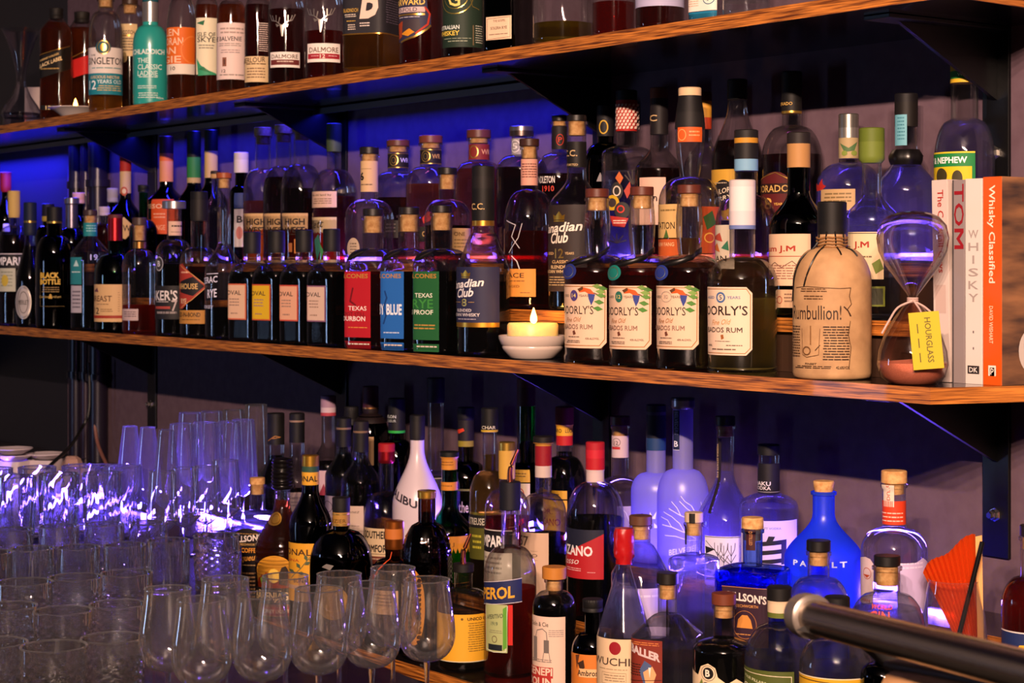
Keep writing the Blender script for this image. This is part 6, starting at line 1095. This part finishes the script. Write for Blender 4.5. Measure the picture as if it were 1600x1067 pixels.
def make_tumbler():
    h, R = .088, .0355
    rf = lambda th, z, q: 1 + (.022 * abs(math.sin(th * 14)) if .016 < z < .074 and q > .033 else 0)
    pr = [(.034, .0165), (.0345, .03), (.035, .05), (R, .074), (R, .078), (R, h)]
    g = lambda th, z, q: 1 + (.025 * math.cos(th * 28 + (PI if z > .009 else 0)) if .002 < z < .014 else 0)
    return tumblerlike('tumbler', h, R, pr, 140, rf, .0022, [(.001, 0), (.033, 0), (.0355, .003), (.036, .007), (.0355, .012), (.034, .0155), (.024, .0150), (.001, .0145)], g)
def make_cut():
    h, R = .094, .0395
    rf = lambda th, z, q: 1 + (.035 * (math.sin(th * 12) * math.sin(z * 520)) if .008 < z < .070 and q > .0365 else 0)
    pr = [(.036, .0145)] + [(.036 + .0035 * i / 24, .0145 + .058 * i / 24) for i in range(25)][1:] + [(R, .080), (R, h)]
    return tumblerlike('cut_tumbler', h, R, pr, 96, rf, .0024, [(.001, 0), (.034, 0), (.0365, .003), (.0365, .010), (.034, .0135), (.001, .0125)])
def stemmed(name, h, rb, rr, zb, zm, foot=.031, cone=False):
    """rb: widest bowl radius at height zm, rr: rim radius, zb: where bowl meets stem"""
    r = empty(name); pr = []
    for i in range(25):
        t = i / 24; z = zb + (h - zb) * t; tm = (zm - zb) / (h - zb)
        if t <= tm: q = .0035 + (rb - .0035) * (math.sqrt(max(0, 1 - (1 - t / tm) ** 2.2)) if not cone else (t / tm) ** .62)
        else: u = (t - tm) / (1 - tm); q = rb + (rr - rb) * (u ** 1.25 if cone else u * u * (3 - 2 * u))
        pr.append((q, z))
    bm = bmesh.new(); shellwall(bm, pr, .0011, 48, None); mesh_obj('bowl', bm, GS, r)
    bm = bmesh.new(); lathe(bm, [(rr - .0007, h - .0008), (rr + .0004, h), (rr + .0003, h + .0007), (rr - .0006, h + .001), (rr - .0014, h + .0002), (rr - .0014, h - .0006)], 64); mesh_obj('rim', bm, GR, r)
    bm = bmesh.new(); lathe(bm, [(.001, .003), (.006, .0045), (.0038, .010), (.0030, .02), (.0030, zb * .7), (.0040, zb - .003), (.004, zb), (.001, zb)], 16); mesh_obj('stem', bm, SG, r)
    bm = bmesh.new(); lathe(bm, [(.001, 0), (foot, 0), (foot + .0004, .0006), (foot, .0012), (foot * .5, .0025), (.006, .0048), (.001, .006)], 40); mesh_obj('foot', bm, SG, r)
    return r
def clone(o, loc, label, group, rz=0, k=1):
    c = o.copy(); COL.objects.link(c); c.location = loc; c.rotation_euler = (0, 0, rz); c.scale = (k, k, k)
    c['label'] = label; c['group'] = group; c['category'] = 'glass'
    for ch in o.children:
        d = ch.copy(); COL.objects.link(d); d.parent = c
    return c
def setup(o, loc, label, group, rz=0, k=1):
    o.location = loc; o.rotation_euler = (0, 0, rz); o.scale = (k, k, k); o['label'] = label; o['group'] = group; o['category'] = 'glass'; return o
def spread_out(maker, spots, group, k=1, lev=-.56):
    first = None; rr = random.Random(len(spots))
    for x, y, lab in spots:
        p, s_ = onlevel(x, y, lev); kk = k * rr.uniform(.98, 1.02)
        if first is None: first = maker(); setup(first, p, lab, group, rr.random() * 6, kk)
        else: clone(first, p, lab, group, rr.random() * 6, kk)
G4 = 'ribbed highball glasses on the counter'
spread_out(make_highball, [(25, 864, 'ribbed highball glass in the front rank, cut by the left picture edge'), (92, 861, 'ribbed highball glass in the front rank below the square white dishes'), (160, 858, 'ribbed highball glass in the front rank nearest the flutes, brightest violet'),
    (-10, 846, 'ribbed highball glass in the second rank at the left picture edge'), (58, 843, 'ribbed highball glass in the second rank, under the gap between two dishes'), (126, 840, 'ribbed highball glass in the second rank below the small clear tumbler'), (192, 838, 'ribbed highball glass in the second rank touching the short flutes')], G4)
G5 = 'ribbed tumblers on the counter'
spread_out(make_tumbler, [(51, 941, 'low ribbed tumbler with diamond foot, leftmost of the curved front row'), (123, 936, 'low ribbed tumbler with diamond foot, second from left in the curved row'), (195, 931, 'low ribbed tumbler with diamond foot, third from left in the curved row'), (263, 926, 'low ribbed tumbler with diamond foot, fourth from left in the curved row'),
    (-16, 946, 'low ribbed tumbler cut by the left picture edge'), (20, 903, 'low ribbed tumbler in the rank behind, leftmost between highballs and front row'), (92, 899, 'low ribbed tumbler in the rank behind, below the front highballs'), (163, 895, 'low ribbed tumbler in the rank behind, under the brightest highball'), (232, 891, 'low ribbed tumbler in the rank behind, below the short flutes')], G5)
spread_out(make_cut, [(338, 922, 'grid-cut tumbler standing beside the black coffee liqueur label'), (38, 1006, 'grid-cut tumbler in the lower left, first rank below the ribbed tumblers'), (118, 1001, 'grid-cut tumbler in the lower left, second along below the ribbed tumblers'), (198, 996, 'grid-cut tumbler in the lower left, third along, beside the wine glasses'),
    (12, 1058, 'grid-cut tumbler in the near rank at the left picture edge'), (98, 1056, 'grid-cut tumbler in the near rank, second from the left edge'), (184, 1052, 'grid-cut tumbler in the near rank, left of the front wine glasses'), (-8, 1128, 'grid-cut tumbler at the very bottom left corner'), (84, 1126, 'grid-cut tumbler at the bottom edge, second from the corner'), (176, 1122, 'grid-cut tumbler at the bottom edge, third from the corner'), (156, 790, 'small clear tumbler standing behind the highballs near the hanging brown cable')], 'grid-cut tumblers on the counter')
G6 = 'champagne flutes on the counter'
fl = lambda: stemmed('champagne_flute', .225, .029, .0150, .066, .092, .026, True)
spread_out(fl, [(203, 836, 'short tapering flute, leftmost of three at the left of the flutes'), (231, 838, 'short tapering flute, middle of three at the left of the flutes'), (260, 841, 'short tapering flute, right of three at the left of the flutes')], G6)
f2 = lambda: stemmed('champagne_flute', .232, .032, .0245, .066, .092, .027, True)
spread_out(f2, [(297, 803, 'tall flute in the back rank, leftmost and highest of the group'), (331, 800, 'tall flute in the back rank, second from the left'), (365, 797, 'tall flute in the back rank, third from the left'), (400, 795, 'tall flute in the back rank beside the black-capped bottle'),
    (284, 838, 'tall flute in the middle rank, leftmost in front of the highest one'), (321, 835, 'tall flute in the middle rank, second from the left'), (357, 833, 'tall flute in the middle rank, third from the left'), (380, 825, 'tall flute in the middle rank nearest the coffee bottle')], 'tall champagne flutes on the counter')
f3 = lambda: stemmed('tasting_glass', .170, .031, .025, .055, .078, .027, True)
spread_out(f3, [(254, 873, 'small tasting glass, left one of the front rank before the flutes'), (288, 869, 'small tasting glass, second in the front rank before the flutes'), (322, 864, 'small tasting glass, third in the front rank before the flutes'), (352, 857, 'small tasting glass beside the clear coffee liqueur bottle')], 'tasting glasses before the flutes')
G7 = 'wine glasses in the foreground'
wg = lambda: stemmed('wine_glass', .162, .036, .029, .058, .095, .032)
spread_out(wg, [(315, 1150, 'wine glass in the front row, leftmost, before the cut tumblers'), (409, 1140, 'wine glass in the front row, second from the left, before the honey label'), (498, 1130, 'wine glass in the front row, middle one, before the squat black bottle'), (581, 1118, 'wine glass in the front row, fourth, below the copper-capped bottle'), (667, 1106, 'wine glass in the front row, rightmost, over the yellow label edge'),
    (262, 1120, 'wine glass in the rear row, leftmost, beside the grid-cut tumblers'), (352, 1110, 'wine glass in the rear row, second, beneath the coffee bottle'), (446, 1102, 'wine glass in the rear row, third, beneath the honey bottle'), (530, 1092, 'wine glass in the rear row, fourth, before the dim gold label'), (614, 1082, 'wine glass in the rear row, rightmost, before the corn-cob bottle')], G7)

# white dishes behind the highballs
CER = pbr('d8c8d2', .3, 0, .5, .4, name='glazed_ceramic')
def sqbowl(x, y, label, w=.072, h=.045):
    p, s_ = onlevel(x, y, -.56); r = empty('ceramic_bowl', p, .62, label, 'bowl', 'square white bowls behind the highball glasses')
    bm = bmesh.new(); sq = getsect(6, 0)[0]; f = lambda th, z, q: sq(th)
    lathe(bm, [(w * .40, 0), (w * .46, .002), (w * .5, h), (w * .5 - .003, h), (w * .45, .006), (.001, .005)], 64, f, 0, True); mesh_obj('body', bm, CER, r)
    for a in (-.3, .3):
        bm = bmesh.new(); cyl(bm, .004, 0, .003, 12)
        for v in bm.verts: v.co = Vector((a * w, -w * .5 - v.co.z + .002, h * .62 + v.co.y))
        mesh_obj('knob', bm, CER, r)
    return p
def saucer(x, y, lev, label, R=.06):
    p, s_ = onlevel(x, y, lev); r = empty('saucer', p, 0, label, 'dish', 'white dishes stacked at the far left')
    bm = bmesh.new(); lathe(bm, [(.001, 0), (R * .5, 0), (R * .55, .002), (R, .014), (R, .016), (R * .55, .006), (.001, .005)], 40); mesh_obj('plate', bm, CER, r)
sqbowl(22, 746, 'square white bowl at the left picture edge carrying two saucers'); sqbowl(72, 744, 'square white bowl carrying one wide saucer'); 
bm = bmesh.new(); p, s_ = onlevel(112, 745, -.56)
lathe(bm, [(.030, 0), (.034, .004), (.030, .03), (.024, .048), (.014, .055), (.001, .056)], 7, None, 0, True)
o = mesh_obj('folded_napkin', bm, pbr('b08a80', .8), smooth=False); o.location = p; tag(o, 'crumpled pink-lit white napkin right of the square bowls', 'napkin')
for (x, y), lv, lb in (((15, 712), -.515, 'lower white saucer at the left picture edge'), ((6, 703), -.499, 'upper white saucer at the left picture edge'), ((58, 711), -.515, 'wide white saucer on the second square bowl')):
    pb, _ = onlevel(22 if x < 40 else 72, 746 if x < 40 else 744, -.56); r = empty('saucer', (pb.x - (.008 if x == 6 else 0), pb.y, CAMZ + lv + .0005), 0, lb, 'dish', 'white saucers at the far left')
    R = .052; bm = bmesh.new(); lathe(bm, [(.001, 0), (R * .5, 0), (R * .55, .002), (R, .014), (R, .016), (R * .55, .006), (.001, .005)], 40); mesh_obj('plate', bm, CER, r)

# folding paper fan in a glass with a black straw
p = place(1490, 2.105, -.615); s = sc(1490, 2.105)
fg = empty('mixing_glass', p, 0, 'wide clear glass holding the orange paper fan and black straw', 'glass')
yb = HOR + .615 * s; Z = lambda y: (yb - y) / s
bm = bmesh.new(); lathe(bm, [(44 / s, .014), (51 / s, Z(1040)), (52 / s, Z(1000)), (48 / s, Z(960)), (39 / s, Z(907))], 56); mesh_obj('bowl', bm, GS, fg)
bm = bmesh.new(); lathe(bm, [(.001, 0), (41 / s, 0), (44 / s, .003), (44 / s, .013), (.001, .011)], 48); mesh_obj('thick_base', bm, SG, fg)
bm = bmesh.new(); lathe(bm, [(38 / s, Z(907)), (39.6 / s, Z(906.6)), (39.4 / s, Z(905)), (38.2 / s, Z(905))], 48); mesh_obj('rim', bm, GR, fg)
al = math.atan2(-p.x, p.y)
fan = empty('paper_fan', (p.x, p.y, p.z + .016), al, 'orange-red pleated paper fan standing half open in the glass', 'fan')
bm = bmesh.new(); n = 22; P0 = Vector((.038, -.002, .004)); A = []; C = []
for i in range(n + 1):
    t = i / n; a = -.46 + .42 * t; L0 = .050; L1 = .180 + .036 * t + .004 * math.sin(t * 9)
    d = Vector((math.sin(a), 0, math.cos(a))); off = Vector((0, (.0042 if i % 2 else -.0042), 0))
    A.append(bm.verts.new(P0 + d * L0 + off * .4)); C.append(bm.verts.new(P0 + d * L1 + off))
for i in range(n): bm.faces.new((A[i], A[i + 1], C[i + 1], C[i]))
o = mesh_obj('pleated_paper', bm, frost('ff7a26', 'fan_paper'), fan, smooth=False); sm = o.modifiers.new('s', 'SOLIDIFY'); sm.thickness = .0003
bm = bmesh.new()
for a in (-.46 + .42 * i / 11 for i in range(12)):
    d = Vector((math.sin(a), 0, math.cos(a))); tube(bm, [P0, P0 + d * .056], .0014, 6)
mesh_obj('ribs', bm, pbr('c88a60', .6), fan, smooth=False)
bm = bmesh.new(); d = Vector((math.sin(-.02), 0, math.cos(-.02))); e = Vector((math.cos(-.02), 0, -math.sin(-.02)))
q = [P0 + d * .002 - e * .004, P0 + d * .215 - e * .004, P0 + d * .217 + e * .005, P0 + d * .002 + e * .004]
f0 = [bm.verts.new(v + Vector((0, -.007, 0))) for v in q]; f1 = [bm.verts.new(v + Vector((0, -.009, 0))) for v in q]
bm.faces.new(f0); bm.faces.new(f1[::-1])
for i in range(4): bm.faces.new((f0[i], f1[i], f1[(i + 1) % 4], f0[(i + 1) % 4]))
mesh_obj('guard_stick', bm, pbr('e0a05c', .5), fan, smooth=False)
st = empty('drinking_straw', (p.x, p.y, p.z + .014), al, 'black straw leaning to the right in the glass with the fan', 'straw')
bm = bmesh.new(); x_ = lambda px: (px - 1490) / s
tube(bm, [Vector((x_(1476), -.018, .001)), Vector((x_(1533), -.034, Z(840) - .014))], .0034, 12); mesh_obj('tube', bm, pbr('0a0a0c', .35), st)

# brushed steel tube and wooden handle in the near right corner
def ray(x, y, d): t = (x - 800) / F; return Vector((d * (-CS + SN * t), d * (SN + CS * t), CAMZ - (y - HOR) * d / F))
a, b = ray(1262, 962, 1.83), ray(1720, 1078, 1.36)
bt = empty('steel_bar_lever', a, 0, 'brushed steel tube with grey end ring crossing the lower right corner', 'bar tool')
bm = bmesh.new(); v = b - a; tube(bm, [Vector((0, 0, 0)), v], .0165, 40); mesh_obj('tube', bm, pbr('c4b8aa', .20, 1, name='brushed_steel'), bt)
u = v.normalized()
bm = bmesh.new(); tube(bm, [-u * .012, -u * .010, -u * .004, u * .012, u * .014], .02, 40, rr=[.017, .0205, .0215, .0215, .0185]); mesh_obj('end_ring', bm, pbr('8a8078', .35, .7, name='dark_steel'), bt)
bm = bmesh.new()
pl = [(1243, 985), (1262, 975), (1330, 985), (1420, 1003), (1440, 1030), (1462, 1080), (1420, 1110), (1380, 1042), (1330, 1000)]
f0 = [bm.verts.new(ray(px, py, 1.80) - a) for px, py in pl]; f1 = [bm.verts.new(ray(px, py, 1.803) - a) for px, py in pl]
bm.faces.new(f0); bm.faces.new(f1[::-1])
for i in range(len(pl)): bm.faces.new((f0[i], f1[i], f1[(i + 1) % len(pl)], f0[(i + 1) % len(pl)]))
mesh_obj('curved_plate', bm, pbr('2c2a2a', .45, .4), bt, smooth=False)
c0, c1 = ray(1398, 1078, 1.72), ray(1640, 1128, 1.5)
wh = empty('wooden_handle', c0, 0, 'pale wooden handle with black ferrule in the near right corner', 'handle')
w_ = (c1 - c0); bm = bmesh.new(); tube(bm, [w_ * 0, w_ * .03, w_ * .2, w_], .02, 28, rr=[.014, .019, .0205, .021]); mesh_obj('grip', bm, noisy('9a6a44', 'c8986a', 14, .5, (1, 1, 1), name='pale_wood'), wh)
e1, e2 = ray(1386, 1038, 1.74), ray(1640, 1085, 1.5)
bm = bmesh.new(); tube(bm, [e1 - c0, (e1 + (e2 - e1) * .1) - c0, e2 - c0], .006, 16, rr=[.004, .0075, .0075]); mesh_obj('black_bar', bm, pbr('0a0909', .4), wh)

# neighbours that would touch are eased apart along the line of sight
YR = dict(T1=(2.0, 2.33), T2=(2.0, 2.33), M1=(2.0, 2.117), M2=(2.117, 2.222), M3=(2.22, 2.328), La=(1.85, 2.06), Lb=(1.85, 2.06), L2=(2.058, 2.18), L3=(2.178, 2.328), G=(.4, 2.33))
for o in list(COL.objects):
    if o.parent is None and o.get('category') == 'glass' and not o.name.startswith('mixing'):
        REG.append([o, max(math.hypot(v.co.x, v.co.y) for c in o.children for v in c.data.vertices) * o.scale[0], 'G'])
for o in list(COL.objects):
    if o.parent is None and o.name == 'candle_bowl': REG.append([o, .061, 'M1'])
    if o.parent is None and o.name == 'candle_dish': REG.append([o, .071, 'T1'])
    if o.parent is None and o.name == 'hourglass': REG.append([o, .050, 'M1'])
def slide(q, k):
    o, R, t = q; p = o.location; d = Vector((p.x, p.y)).normalized(); n = Vector((p.x + d.x * k, p.y + d.y * k))
    a, b = YR[t]; lo, hi = min(a + R - .004, (a + b) / 2), max(b - R + .004, (a + b) / 2)
    if n.y < lo or n.y > hi:
        y = max(lo, min(hi, n.y)); k2 = (y - p.y) / d.y; n = Vector((p.x + d.x * k2, y))
    o.location = (n.x, n.y, p.z)
for it in range(60):
    mv = 0
    for i, A in enumerate(REG):
        for B_ in REG[i + 1:]:
            if abs(A[0].location.z - B_[0].location.z) > .07: continue
            dx = A[0].location.xy - B_[0].location.xy; L_ = A[1] + B_[1] + .001 - dx.length
            if L_ > 0:
                mv += 1; s_ = 1 if A[0].location.xy.length > B_[0].location.xy.length else -1
                slide(A, s_ * (L_ * .35 + .0008)); slide(B_, -s_ * (L_ * .35 + .0008))
                if it > 35:
                    u = dx.normalized() * L_ * .3; A[0].location.x += u.x; B_[0].location.x -= u.x
    if not mv: break
